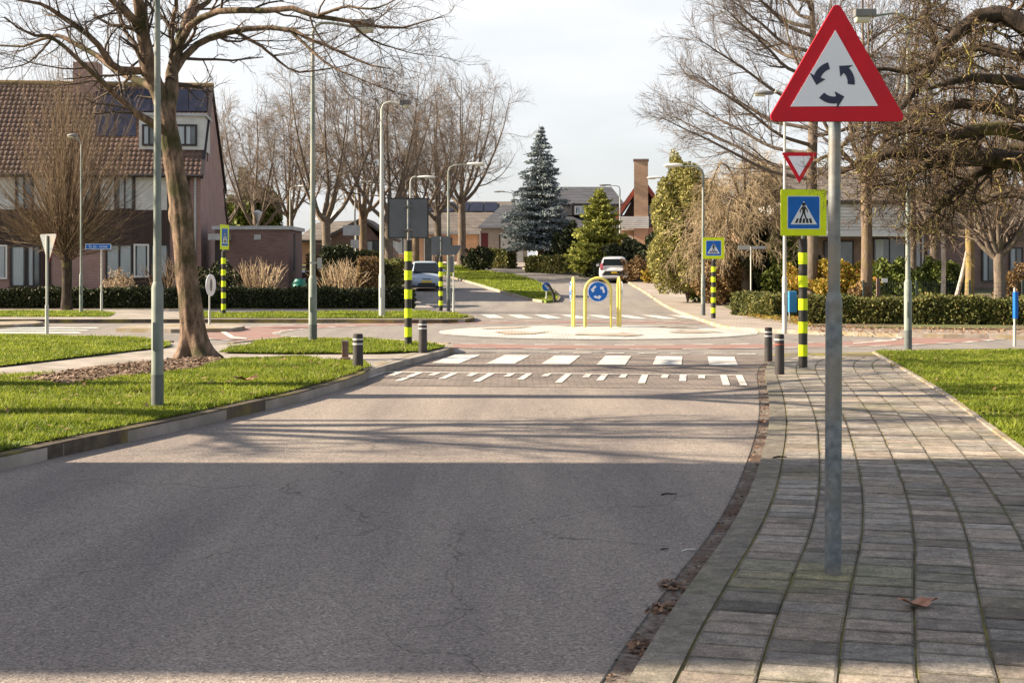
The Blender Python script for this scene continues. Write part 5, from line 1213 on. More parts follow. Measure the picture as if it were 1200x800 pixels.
# front wing with white garage door
Yw = 116; oD = (XX(590, Yw), Yw, gz(Yw)-.3); D1 = empty('garage_house', oD, 0, 'grey rendered house with large white garage door and dark roof', 'house')
def d3(px, py, dy=0): x, y, z = AT(px, py, Yw+dy); return (x-oD[0], dy, z-oD[2])
MB().box(d3(564, 0)[0], d3(618, 0)[0], 0, 8, 0, d3(0, 266)[2]).build('wall', M['render_grey'], D1)
MB().box(d3(564, 0)[0]-.02, d3(572, 0)[0], -.03, 0, d3(0, 292)[2], d3(0, 273)[2]).build('shutter', mat('wine_red_panel', (.12, .02, .025), rough=.6), D1)
quad('roof', [(d3(560, 0)[0], -.5, d3(0, 266)[2]), (d3(628, 0)[0], -.5, d3(0, 266)[2]), (d3(628, 0)[0], 5, d3(0, 240, 5)[2]), (d3(588, 0)[0], 5, d3(0, 240, 5)[2])], M['slate'], D1, .15)
MB().box(d3(586.5, 0)[0], d3(613, 0)[0], -.06, -.002, .1, d3(0, 274)[2]).build('garage_door', M['white_panel'], D1)
MB().box(d3(585, 0)[0], d3(586.4, 0)[0], -.08, 0, .1, d3(0, 273)[2]).build('door_frame', M['timber'], D1)
MB().box(d3(560, 0)[0], d3(628, 0)[0], -.62, -.5, d3(0, 267.5)[2], d3(0, 265.6)[2]).build('gutter_pipe', M['zinc'], D1)
# dark-roofed house behind the spruce
Ye = 128; oE = (XX(690, Ye), Ye, gz(Ye)-.3); E1 = empty('dark_roof_house', oE, 0, 'white walled house with two dark roof levels and a dormer behind the cypress', 'house')
def e3(px, py, dy=0): x, y, z = AT(px, py, Ye+dy); return (x-oE[0], dy, z-oE[2])
MB().box(e3(630, 0)[0], e3(735, 0)[0], 0, 9, 0, e3(0, 266)[2]).build('wall', M['white_panel'], E1)
MB().box(e3(634, 0)[0], e3(728, 0)[0], 2, 8.5, e3(0, 266)[2], e3(0, 238)[2]).build('upper_wall', M['render_grey'], E1)
quad('roof', [(e3(632, 0)[0], 1.6, e3(0, 239, 1.6)[2]), (e3(734, 0)[0], 1.6, e3(0, 239, 1.6)[2]), (e3(722, 0)[0], 6, e3(0, 219, 6)[2]), (e3(652, 0)[0], 6, e3(0, 219, 6)[2])], M['slate'], E1, .2)
quad('lower_roof', [(e3(628, 0)[0], -.5, e3(0, 268)[2]), (e3(738, 0)[0], -.5, e3(0, 268)[2]), (e3(738, 0)[0], 1.9, e3(0, 252, 1.9)[2]), (e3(628, 0)[0], 1.9, e3(0, 252, 1.9)[2])], M['slate'], E1, .2)
MB().box(e3(670, 0)[0], e3(692, 0)[0], .9, 2.2, e3(0, 252)[2], e3(0, 238)[2]).build('dormer', M['frame_dark'], E1)
window(E1, e3(674, 0)[0], e3(688, 0)[0], e3(0, 251)[2], e3(0, 241)[2], .88, 'frame_white', 1, [(.1, .9)], .05, .1)
window(E1, e3(655, 0)[0], e3(672, 0)[0], .6, 2.5, -.03, 'frame_dark', 1)
# orange brick house with tall chimney
Yk = 108; oK = (XX(752, Yk), Yk, gz(Yk)-.6); K1 = empty('chimney_house', oK, R(-5), 'orange brick house with tall square chimney and steep red gable', 'house')
def k3(px, py): x, y, z = AT(px, py, Yk); return (x-oK[0], z-oK[2])
ax, az = k3(752.5, 207); lx, lz = k3(723, 251); rx, rz_ = k3(790, 262)
MB().prism([(lx+.3, 0), (rx+.1, 0), (rx+.1, lz-.9), (lx+.3, lz-.3)], .0, 8).build('wall', M['brick_orange'], K1)
MB().prism([(lx+.4, lz-.29), (rx-.1, lz-.89), (ax, az-.4)], .25, 8).build('gable_glazing', M['timber'], K1)
MB().prism([(lx-.1, lz), (ax, az), (ax, az-.55), (lx-.1, lz-.6)], -.5, -.3).build('red_roof_edge', M['red_trim'], K1)
MB().prism([(ax, az), (rx+.1, rz_), (rx+.1, rz_-.6), (ax, az-.55)], -.5, -.3).build('red_roof_edge', M['red_trim'], K1)
MB().prism([(lx-.06, lz-.03), (ax, az-.03), (ax, az-.3), (lx-.06, lz-.3)], -.298, 8.2).build('roof', M['slate'], K1)
MB().prism([(ax, az-.03), (rx+.06, rz_-.03), (rx+.06, rz_-.3), (ax, az-.3)], -.298, 8.2).build('roof', M['slate'], K1)
c0, ct = k3(743, 189); c1, _ = k3(755.5, 189)
MB().box(c0, c1+.25, -.75, .7, 0, ct).build('chimney', M['brick_orange'], K1)
MB().box(c0-.06, c1+.31, -.81, .76, ct, ct+.12).build('chimney_cap', M['brick_brown'], K1)
x0, z0 = k3(727, 252); x1, z1 = k3(742.5, 252); zb = k3(0, 268)[1]
MB().box(x0, c1+.3, -.9, -.76, zb, k3(0, 254)[1]).build('balcony_panel', M['white_board'], K1)
MB().box(x0, x1+.6, -.72, 0, zb-.14, zb-.01).build('balcony_floor', M['frame_white'], K1)
MB().box(k3(729, 0)[0], k3(742, 0)[0], -.04, .0, .4, zb-.5).build('white_door', M['white_panel'], K1)
window(K1, k3(758, 0)[0], k3(764, 0)[0], k3(0, 266)[1], k3(0, 240)[1], .0, 'timber', 0)
MB().box(k3(762, 0)[0], k3(800, 0)[0], -3, 0, 0, k3(0, 283)[1]).build('front_wall', M['brick_orange'], K1)
# right houses behind the trees
Yr = 68; oR = (XX(1020, Yr), Yr, .1); R1 = empty('weatherboard_house', oR, 0, 'house with white weatherboard upper floor behind the right trees', 'house')
def r3(px, py): x, y, z = AT(px, py, Yr); return (x-oR[0], z-oR[2])
xl, xr = r3(925, 0)[0], r3(1066, 0)[0]
MB().box(xl, xr, 0, 8, 0, r3(0, 273)[1]).build('wall', M['brick_brown'], R1)
MB().box(xl-.2, xr+.1, -.8, 8, r3(0, 275)[1], r3(0, 236)[1]).build('weatherboard', M['white_board'], R1)
MB().box(xl-.25, xr+.15, -.9, -.8, r3(0, 277.5)[1], r3(0, 274)[1]).build('white_beam', M['frame_white'], R1)
window(R1, r3(1023, 0)[0], r3(1061, 0)[0], r3(0, 330)[1], r3(0, 279)[1], -.03, 'frame_dark', 1, [(.05, .3)]); window(R1, r3(965, 0)[0], r3(1000, 0)[0], 1, r3(0, 282)[1], -.03, 'frame_dark', 1)
quad('roof', [(xl-.4, -1, r3(0, 236)[1]), (xr+.3, -1, r3(0, 236)[1]), (xr+.3, 3.5, r3(0, 190)[1]), (xl-.4, 3.5, r3(0, 190)[1])], M['roof_grey'], R1, .2)
quad('roof', [(xr+.3, 8.4, r3(0, 236)[1]), (xl-.4, 8.4, r3(0, 236)[1]), (xl-.4, 3.5, r3(0, 190)[1]), (xr+.3, 3.5, r3(0, 190)[1])], M['roof_grey'], R1, .2)
Yq = 72; oQ = (XX(1130, Yq), Yq, .1); Q1 = empty('brick_house', oQ, 0, 'brown brick house with grey roof behind the birches', 'house')
def q3(px, py): x, y, z = AT(px, py, Yq); return (x-oQ[0], z-oQ[2])
xl, xr = q3(1069, 0)[0], q3(1330, 0)[0]
MB().box(xl, xr, 0, 9, 0, q3(0, 262)[1]).build('wall', M['brick_brown'], Q1)
MB().tube([(xl+.5, -.1, 0), (xl+.5, -.1, q3(0, 262)[1])], .05, 6).build('downpipe', M['frame_white'], Q1)
MB().box(q3(1071, 0)[0], q3(1078, 0)[0], -.04, 0, q3(0, 318)[1], q3(0, 275)[1]).build('white_panel', M['white_panel'], Q1)
quad('roof', [(xl-.4, -.6, q3(0, 262)[1]), (xr+.3, -.6, q3(0, 262)[1]), (xr+.3, 5, q3(0, 212)[1]), (xl-.4, 5, q3(0, 212)[1])], M['roof_grey'], Q1, .2)
for a, b in ((1085, 1100), (1150, 1165), (1182, 1198)): window(Q1, q3(a, 0)[0], q3(b, 0)[0], q3(0, 330)[1], q3(0, 290)[1], -.03, 'frame_dark', 1, [(.1, .5)])
# orange brick gable seen through the weeping tree
Yz = 84; oZ = (XX(935, Yz), Yz, .3); Z1 = empty('orange_gable_house', oZ, 0, 'orange brick gable seen through the beige weeping tree', 'house')
def z3(px, py): x, y, z = AT(px, py, Yz); return (x-oZ[0], z-oZ[2])
MB().prism([(z3(872, 0)[0], 0), (z3(965, 0)[0], 0), (z3(965, 0)[0], z3(0, 240)[1]), z3(915, 196), (z3(872, 0)[0], z3(0, 238)[1])], 0, 9).build('wall', M['brick_orange'], Z1)
a_, b_, c_ = z3(868, 242), z3(969, 243), z3(915, 192)
quad('roof', [(b_[0], -.3, b_[1]), (b_[0], 9.2, b_[1]), (c_[0], 9.2, c_[1]), (c_[0], -.3, c_[1])], M['slate'], Z1, .2)
quad('roof', [(a_[0], 9.2, a_[1]), (a_[0], -.3, a_[1]), (c_[0], -.3, c_[1]), (c_[0], 9.2, c_[1])], M['slate'], Z1, .2)
window(Z1, z3(905, 0)[0], z3(925, 0)[0], z3(0, 262)[1], z3(0, 240)[1], -.03, 'frame_white', 1)

# ------------------------------------------------------------------ fences, railings, small garden things
def wire_fence(px0, px1, Y, h, label, step=1.6):
    x0, x1 = XX(px0, Y), XX(px1, Y); r_ = empty('wire_fence', (x0, Y, .1), 0, label, 'fence'); n = int((x1-x0)/step)
    for i in range(n+1): MB().box(i*step-.025, i*step+.025, -.025, .025, -.1, h+.03).build('post', M['fence'], r_)
    mb = MB(); k = 0.
    for j in range(int(h/.12)+1): mb.box(0, n*step, -.004, .004, j*.12, j*.12+.008)
    x = 0
    while x < n*step: mb.box(x-.003, x+.003, -.011, -.004, 0, h); x += .08
    mb.build('mesh', M['fence'], r_); return r_
wire_fence(1012, 1330, 42.5, 1.15, 'green wire fence behind the right hedge')
def railing(p0, p1, n, h, label):
    r_ = empty('railing', (p0[0], p0[1], T(p0[1])+.1), 0, label, 'fence'); q = [(p0[0]+(p1[0]-p0[0])*i/n, p0[1]+(p1[1]-p0[1])*i/n) for i in range(n+1)]
    L3 = [Vector((x-p0[0], y-p0[1], T(y)-T(p0[1]))) for x, y in q]
    for v in L3: MB().box(v.x-.035, v.x+.035, v.y-.035, v.y+.035, v.z-.1, v.z+h).build('post', M['frame_dark'], r_)
    for hh in (.3, .55, h-.06): MB().tube([v+Vector((0, 0, hh)) for v in L3], .025, 6).build('rail', M['frame_dark'], r_)
    return r_
railing(G(800, 338, .1), G(745, 322, .1), 9, .85, 'dark garden railing right of the white car')
o = MB()
g = np.random.default_rng(5)
def rock(name, px, py, s, label, m='stone', h=.1):
    x, y = G(px, py, h); bm = bmesh.new(); bmesh.ops.create_icosphere(bm, subdivisions=3, radius=1)
    for v in bm.verts: n_ = math.sin(v.co.x*4+px)*.1+math.sin(v.co.y*5+v.co.z*3)*.1; v.co = Vector((v.co.x*s[0], v.co.y*s[1], v.co.z*s[2]))*(1+n_)
    me = bpy.data.meshes.new(name); bm.to_mesh(me); bm.free(); o = link(name, me, M[m], smooth=True); o.location = (x, y, T(y)+h+s[2]*.5); return tag(o, label, 'rock')
rock('boulder', 870, 336, (.75, .4, .28), 'flat grey boulder on the garden lawn below the weeping tree')
rock('boulder', 1012, 353, (.25, .25, .3), 'rough stone at the foot of the pale brown trunk')
for i, (px, py) in enumerate([(722, 320), (728, 320), (734, 320.3)]): rock('edge_stone', px-30, py-2.5, (.28, .2, .16), ('first', 'middle', 'last')[i]+' of the three pale stones left of the white car', 'kerb_light')
x, y = G(1030, 357, .1)
B = empty('stone_bench', (XX(1030, 42), 42, .1), 0, 'low pale stone bench slab behind the right hedge', 'bench')
z1 = ZZ(348.5, 42)-.1; MB().box(-.50, .50, -.2, .2, z1-.13, z1).build('slab', M['kerb_light'], B, bevel=.01); MB().box(-.4, -.25, -.15, .15, -.05, z1-.132).build('support', M['stone'], B); MB().box(.25, .4, -.15, .15, -.05, z1-.132).build('support', M['stone'], B)
PS = empty('garden_post', (XX(1029, 43.3), 43.3, .1), 0, 'wooden garden post with a small white notice plate', 'post')
MB().box(-.05, .05, -.05, .05, -.1, ZZ(326, 43.3)-.1).build('post', M['post_wood'], PS); MB().tube([(.05, 0, .5), (.45, 0, .05)], .035, 6).build('brace', M['post_wood'], PS); MB().box(.1, .28, -.07, -.05, ZZ(331, 43.3)-.1, ZZ(326, 43.3)-.1).build('plate', M['frame_white'], PS)
# green bin by the garage
GB = empty('garden_bin', (XX(351, 57), 57, .1), 0, 'green plastic garden bin between garage and dry shrub', 'bin')
hb = ZZ(327, 57)-.1
bn = MB().tube([(0, 0, 0), (0, 0, hb*.62), (0, 0, hb*.72)], [.2, .27, .27], 16).build('body', M['bin_green'], GB, smooth=True); MB().tube([(0, 0, hb*.72), (0, 0, hb*.8), (0, 0, hb)], [.31, .30, .18], 16).build('lid', M['bin_green'], GB, smooth=True)
# blue box on post right
xb_, yb_ = XX(930, 41), 41
BX = empty('blue_box', (xb_, yb_, .1), 0, 'blue box on a thin post behind the right striped pole', 'bin')
MB().tube([(-.12, 0, -.1), (-.12, 0, ZZ(366, yb_)+.2)], .02, 6).build('post', M['pole_light'], BX); MB().box(-.15, .08, -.1, .12, ZZ(366, yb_)-.1, ZZ(341, yb_)-.1).build('body', M['bin_blue'], BX, bevel=.02)

# ------------------------------------------------------------------ street lamps
def lamp(px, py, h, top, arm_px, head_y, label, style='white', r=.055, foot=None, dark_foot=True, m='galv_green', Y=None, headw=None, rb=.07):
    if Y is None: x, Y = G(px, py, h); z0 = T(Y)+h
    else: x = XX(px, Y); z0 = T(Y)+h
    zt = ZZ(top, Y); ax = XX(arm_px, Y)-x; s = 1 if ax > 0 else -1
    r_ = empty('street_lamp', (x, Y, z0), 0, label, 'street lamp', 'street lamps'); H_ = zt-z0; zf = 1.35
    lower = MB().tube([(0, 0, -.15), (0, 0, zf-.06), (0, 0, zf)], [rb, rb, r*1.02], 16).build('lower_pole', M[m], r_, smooth=True)
    if dark_foot: MB().tube([(0, 0, -.1), (0, 0, .36)], rb+.003, 16).build('foot_band', M['pole_dark'], r_, smooth=True)
    MB().box(-rb*.5, rb*.5, -rb-.006, -rb+.01, .62, .92).build('service_hatch', M[m], lower)
    hy = ZZ(head_y, Y)-z0
    cr = .22
    pts = [(0, 0, zf), (0, 0, H_*.6), (0, 0, H_-cr), (s*cr*.3, 0, H_-cr*.3), (s*cr, 0, H_), (ax*.6, 0, (H_+hy)/2+.02), (ax, 0, hy)]
    MB().tube(pts[:3], [r, r*.85, r*.6], 14).build('upper_pole', M[m], r_, smooth=True)
    p2, _ = resample(pts[2:], [1]*5, 14)
    MB().tube([tuple(v) for v in p2], r*.5, 10).build('arm', M[m], r_, smooth=True)
    L_ = headw or .62
    if style == 'box':
        hd = MB().box(min(ax, ax+s*L_), max(ax, ax+s*L_), -.11, .11, hy-.02, hy+.13).build('lamp_head', M['lamp_dark'], r_, bevel=.02)
        MB().box(min(ax+s*.12, ax+s*(L_-.02)), max(ax+s*.12, ax+s*(L_-.02)), -.09, .09, hy-.13, hy-.022).build('lens', M['lens'], hd, bevel=.03)
    else:
        n = 10; q = [(ax+s*L_*(i/n-.12), 0, hy+.03) for i in range(n+1)]; rr = [.02+.105*math.sin(math.pi*(.12+.88*i/n))**.7 for i in range(n+1)]
        hd = MB().tube(q, rr, 14).build('lamp_head', M['lamp_white' if style == 'white' else 'lamp_dark'], r_, smooth=True)
        for v in hd.data.vertices: v.co.z = hy+.03+(v.co.z-hy-.03)*(.62 if v.co.z > hy+.03 else .35)
        ln = MB().tube([(ax+s*L_*.3, 0, hy-.01), (ax+s*L_*.8, 0, hy-.01)], [.075, .06], 12).build('lens', M['lens'], hd, smooth=True)
        for v in ln.data.vertices: v.co.z = hy-.01+(v.co.z-hy+.01)*.6
    return r_
lamp(184.5, 478, .13, -60, 260, -62, 'nearest grey lamp post, standing on the left verge by the kerb', 'dark', .045, Y=None, rb=.064)
lamp(366.5, 401, .13, 27, 410, 31, 'lamp post with dark box head on the grass island', 'box', .058, rb=.085, headw=.5)
lamp(447.5, 371.5, .12, 120, 468, 122, 'pale yellowish lamp post in front of the clipped hedge blocks', 'box', .075, rb=.095, m='pole_light', headw=.35, dark_foot=False)
lamp(481, 330, .1, 207, 492, 208.5, 'lamp post rising behind the large square sign back', 'white', .06, Y=64, m='pole_light', headw=.85, dark_foot=False)
lamp(525.5, 364, .12, 194, 550, 193.5, 'lamp post beside the small sign backs near the silver car', 'white', .055, Y=52, m='galv_green', headw=.7)
lamp(340, 320, .1, 219, 351, 219, 'lamp post rising behind the brick garage', 'white', .06, Y=84, m='pole_light', headw=.8, dark_foot=False)
lamp(416, 318, .1, 214, 428, 214, 'lamp post by the small gabled house', 'white', .06, Y=84, m='pole_light', headw=.8, dark_foot=False)
lamp(602, 312.5, .1, 226, 590, 225, 'dark-headed lamp post left of the blue spruce', 'dark', .07, Y=124, m='galv_green', headw=1.0, dark_foot=False, rb=.09)
lamp(726.5, 306, .1, 218, 714, 217.5, 'lamp post rising right behind the white car', 'dark', .07, Y=106, m='pole_light', headw=.9, dark_foot=False, rb=.09)
lamp(795.5, 347, .1, 209, 773, 209, 'pale lamp post at the pine, nearer to the white car', 'white', .055, Y=71, m='pole_light', headw=.75, dark_foot=False)
lamp(824, 369, .1, 196, 797, 195, 'lamp post beside the far right crossing sign', 'white', .055, m='galv_green', headw=.62)
lamp(919.5, 386, .1, 106, 903, 111, 'light lamp post carrying the red give way sign', 'dark', .045, m='pole_light', headw=.5, dark_foot=False, rb=.062)
lamp(1064, 408.5, .06, 16, 1026, 19, 'lamp post on the right lawn with grey box head', 'box', .05, rb=.075, headw=.42)
lamp(95, 366, .12, 162, 89, 160, 'thin lamp post beside the street name sign on the left', 'dark', .038, m='galv_green', headw=.35, dark_foot=False, rb=.06)
# white mushroom lantern behind garage
MLn = empty('street_lantern', (XX(302, 72), 72, .3), 0, 'white disc-shaped street lantern above the garage roof', 'street lamp')
zt = ZZ(249, 72)-.3
MB().tube([(0, 0, -.3), (0, 0, zt-.3)], .05, 10).build('pole', M['pole_light'], MLn, smooth=True)
MB().tube([(0, 0, zt-.42), (0, 0, zt-.12), (0, 0, zt-.02), (0, 0, zt+.02), (0, 0, zt+.12)], [.05, .2, .24, .24, .04], 18).build('lamp_shade', M['lamp_white'], MLn, smooth=True)

# ------------------------------------------------------------------ signs
def rtri(s, r, up=True, n=5):
    """rounded equilateral triangle, side s, centred on its centroid"""
    hgt = s*math.sqrt(3)/2; C3 = [(0, hgt*2/3), (-s/2, -hgt/3), (s/2, -hgt/3)]; out = []
    for i, (x, y) in enumerate(C3):
        dx, dy = -x, -y; L_ = math.hypot(dx, dy); cx, cy = x+dx/L_*2*r, y+dy/L_*2*r; a0 = math.atan2(-dy, -dx)
        for k in range(n+1): a = a0-R(60)+R(120)*k/n; out.append((cx+r*math.cos(a), cy+r*math.sin(a)))
    if not up: out = [(-x, -y) for x, y in out]
    return out
def disc(r, n=40): return [(r*math.cos(2*math.pi*i/n), r*math.sin(2*math.pi*i/n)) for i in range(n)]
def rrect(w_, h, r, n=4):
    out = []
    for cx, cy, a0 in ((w_/2-r, h/2-r, 0), (-w_/2+r, h/2-r, 90), (-w_/2+r, -h/2+r, 180), (w_/2-r, -h/2+r, 270)):
        out += [(cx+r*math.cos(R(a0+90*k/n)), cy+r*math.sin(R(a0+90*k/n))) for k in range(n+1)]
    return out
def plate(name, poly, y, m, parent, t=.003, cx=0, cz=0): return MB().prism([(x+cx, z+cz) for x, z in poly], y-t, y).build(name, M[m], parent)
def arc_arrow(r, wd, a0, a1, hl, hw):
    """band from a0 to a1 degrees (ccw) ending in an arrow head"""
    n = 10; ae = a1-hl; A = [a0+(ae-a0)*i/n for i in range(n+1)]
    out = [((r+wd/2)*math.cos(R(a)), (r+wd/2)*math.sin(R(a))) for a in A]
    out += [((r+hw/2)*math.cos(R(ae-2)), (r+hw/2)*math.sin(R(ae-2))), (r*math.cos(R(a1+2)), r*math.sin(R(a1+2))), ((r-hw/2)*math.cos(R(ae-2)), (r-hw/2)*math.sin(R(ae-2)))]
    out += [((r-wd/2)*math.cos(R(a)), (r-wd/2)*math.sin(R(a))) for a in A[::-1]]
    return out
# warning triangle, nearest
yS = 7.30
WS = empty('warning_sign', (XX(976, yS), yS, HR), 0, 'red-edged roundabout warning triangle on the tall grey post in front', 'road sign')
zj = ZZ(345, yS)-HR; ztp = ZZ(20, yS)-HR
# the post leans a touch
lean = (XX(978.6, yS)-XX(976, yS))/(ztp)
pp = lambda z: (lean*z, 0, z)
MB().tube([pp(-.1), pp(zj-.05), pp(zj-.02), pp(zj+.012)], [.0425, .0425, .040, .033], 28).build('lower_post', M['galv'], WS, smooth=True)
MB().tube([pp(zj+.005), pp(ztp)], [.0315, .0315], 28).build('upper_post', M['galv'], WS, smooth=True)
MB().tube([pp(zj-.065), pp(zj-.04)], [.0436, .0436], 28).build('collar', M['galv'], WS, smooth=True)
cz = ZZ(143, yS)-HR+.70*math.sqrt(3)/2/3+.004; cxs = XX(978.3, yS)-XX(976, yS)
SB = MB().prism([(x+cxs, z+cz) for x, z in rtri(.722, .026, n=8)], -.052, -.034).build('sign_face', M['sign_red'], WS, bevel=.002)
MB().prism([(x+cxs, z+cz) for x, z in rtri(.726, .027, n=8)], -.034, -.030).build('rim', M['sign_back'], SB)
k = 225.8
def spx(px, py): return (XX(px, yS-.055)-XX(976, yS), ZZ(py, yS-.055)-HR)
MB().prism([spx(926.5, 125), spx(1029, 124.3), spx(979, 35.5)][::-1], -.055, -.0525).build('white_field', M['sign_white'], SB)
acx, acz = spx(977, 97)
for a0, a1 in ((-1, 62), (111, 178), (231, 297)):
    pl = arc_arrow(.090, .036, a0-5, a1+8, 26, .088); MB().prism([(x+acx, z+acz) for x, z in pl], -.058, -.0555).build('arrow', M['sign_navy'], SB)
for dz in (.09, .38):
    MB().box(cxs-.05, cxs+.05, -.030, .036, cz-.2+dz-.012, cz-.2+dz+.012).build('clamp', M['galv'], WS)

# crossing sign on black and yellow pole
def walker(parent, s, y, cx=0, cz=0):
    """pedestrian in the white triangle above crossing bars, sign size s"""
    b = MB()
    b.prism([(cx+x*s, cz+z*s) for x, z in disc(.033, 12)], y-.002, y); 
    b.v = [(vx, vy, vz+.152*s) for vx, vy, vz in b.v]
    P = lambda L_: b.prism([(cx+x*s, cz+z*s) for x, z in L_], y-.002, y)
    P([(-.032, .115), (.032, .115), (.026, .0), (-.026, .0)])
    P([(-.03, .113), (-.075, .045), (-.068, .005), (-.053, .008), (-.058, .04), (-.02, .09)])
    P([(.03, .113), (.072, .05), (.068, .01), (.054, .012), (.056, .045), (.02, .09)])
    P([(-.026, .002), (.003, .002), (-.03, -.07), (-.062, -.135), (-.084, -.125), (-.052, -.06)])
    P([(-.003, .002), (.026, .002), (.042, -.06), (.07, -.125), (.048, -.135), (.018, -.07)])
    b.build('walker', M['black'], parent)
    c = MB()
    for x0, sl in ((-.158, .03), (-.09, .018), (-.024, .004), (.042, -.012), (.108, -.024)):
        c.prism([(cx+x*s, cz+z*s) for x, z in [(x0, -.172), (x0+.044, -.172), (x0+.044+sl*.9, -.092), (x0+.006+sl, -.092)]], y-.0015, y)
    c.build('crossing_bars', M['black'], parent)
def striped(px, py, h, label, face, top=None, yaw=0, group='black and yellow striped crossing poles', sx=0, Y=None, post_h=2.06, size=.74, dx=0, dark_edge=False):
    if Y is None: x, Y = G(px, py, h)
    else: x = XX(px, Y)
    r_ = empty('striped_pole', (x, Y, T(Y)+h), 0, label, 'traffic pole', group)
    b = post_h/11.2; MB().tube([(0, 0, -.1), (0, 0, post_h)], .071, 20).build('pole', M['black'], r_, smooth=True)
    MB().tube([(0, 0, 0), (0, 0, .07)], .05, 12).build('foot', M['black'], r_)
    for i in range(5): MB().tube([(0, 0, b*(1+2*i)), (0, 0, b*(2+2*i))], .0745, 20).build('yellow_band', M['fluo'], r_, smooth=True)
    MB().tube([(0, 0, post_h), (0, 0, post_h+size*.95+.05)], .025, 10).build('sign_post', M['galv'], r_, smooth=True)
    zc = post_h+.05+size/2; S = empty('sign', (dx, 0, zc), yaw); S.parent = r_
    # the square sign: fluorescent board, blue field, white triangle, walker
    B_ = MB().prism(rrect(size, size, .02), -.04, -.028).build('board', M['fluo'], r_); B_.matrix_parent_inverse.identity()
    parts = [B_]
    def addp(o): parts.append(o)
    MB().prism(rrect(size+.004, size+.004, .02), -.0278, -.025).build('sign_back', M['sign_back'], B_)
    eg = MB()
    for a_ in (-1, 1): eg.box(a_*size/2-.012, a_*size/2+.012, -.043, -.022, -size/2-.012, size/2+.012).box(-size/2+.0125, size/2-.0125, -.0235, -.0225, a_*size/2-.012, a_*size/2+.006)
    if dark_edge: eg.build('dark_edge', M['sign_edge'], B_)
    E_ = MB().prism(rrect(size*.72, size*.72, .02), -.0425, -.0402).build('white_edge', M['sign_white'], B_)
    MB().prism(rrect(size*.69, size*.69, .02), -.0445, -.0427).build('blue_field', M['sign_blue'], B_)
    MB().prism([(-.215*size/.74*1.0, -.19*size/.74), (.215*size/.74, -.19*size/.74), (0, .185*size/.74)], -.0465, -.0447).build('white_triangle', M['sign_white'], B_)
    walker(B_, size/.74*.92, -.0468, 0, -.01)
    for zz_ in (-.3, .3): MB().box(-.09, .09, -.0245, .03, zz_*size-.015, zz_*size+.015).build('clamp', M['galv'], B_)
    B_.location = (dx, 0, zc); B_.rotation_euler = (0, 0, yaw)
    bpy.data.objects.remove(S)
    return r_
striped(941, 430.5, HR, 'striped pole with blue crossing sign facing the viewer on the near right sidewalk', True, yaw=R(4))
striped(836, 372.5, .1, 'striped pole with small crossing sign at the far right corner', True, post_h=1.78, size=.66)
striped(478.5, 405.5, HL, 'striped pole on the grass island with a large dark sign back', True, yaw=R(183), post_h=2.05, size=.76, dark_edge=True)
striped(262, 369.5, .12, 'striped pole with narrow edge-on crossing sign before the garage hedge', True, yaw=R(82), post_h=2.07, size=.80)
striped(516.5, 363.5, .12, 'striped pole left of the silver car lane with a grey sign back', True, yaw=R(186), post_h=1.95, size=.68)

def post_sign(name, px, py, h, top, label, Y=None, r=.025, cat='road sign', m='galv'):
    if Y is None: x, Y = G(px, py, h)
    else: x = XX(px, Y)
    z0 = T(Y)+h; r_ = empty(name, (x, Y, z0), 0, label, cat); zt = ZZ(top, Y)-z0
    MB().tube([(0, 0, -.1), (0, 0, min(.75, zt*.3))], r*1.5, 12).build('lower_post', M[m], r_, smooth=True); MB().tube([(0, 0, min(.75, zt*.3)), (0, 0, zt)], r, 12).build('post', M[m], r_, smooth=True)
    return r_, x, Y, z0
# give way sign on the light lamp post
gx, gy_ = G(919.5, 386, .1)
GW = empty('give_way_sign', (gx, gy_, 0), 0, 'red and white give way triangle partly behind the twigs', 'road sign')
s_ = .90; zc = ZZ(179, gy_)-s_*math.sqrt(3)/6; xc = XX(936, gy_)-gx
b_ = MB().prism([(x+xc, z+zc) for x, z in rtri(s_, .03, False)], -.09, -.075).build('sign_face', M['sign_red'], GW)
MB().prism([(x+xc, z+zc) for x, z in rtri(s_*.64, .01, False)], -.093, -.0905).build('white_field', M['sign_white'], b_)
MB().box(-.05, xc+.05, -.0745, -.04, zc+.12, zc+.15).build('clamp', M['galv'], GW)
# left give way sign, turned away
r_, x, Y, z0 = post_sign('give_way_sign', 55, 392, HL, 276, 'give way triangle turned nearly edge-on at the far left corner', r=.028, m='pole_light')
z_ = ZZ(272.5, Y)-z0-.9*math.sqrt(3)/6
b_ = MB().prism([(x, z+z_) for x, z in rtri(.78, .03, False)], -.045, -.033).build('sign_face', M['sign_red'], r_); MB().prism([(x, z+z_) for x, z in rtri(.5, .01, False)], -.048, -.0455).build('white_field', M['sign_white'], b_)
MB().prism([(x, z+z_) for x, z in rtri(.784, .03, False)], -.0328, -.030).build('sign_back', M['galv'], b_); b_.rotation_euler = (0, 0, R(136))
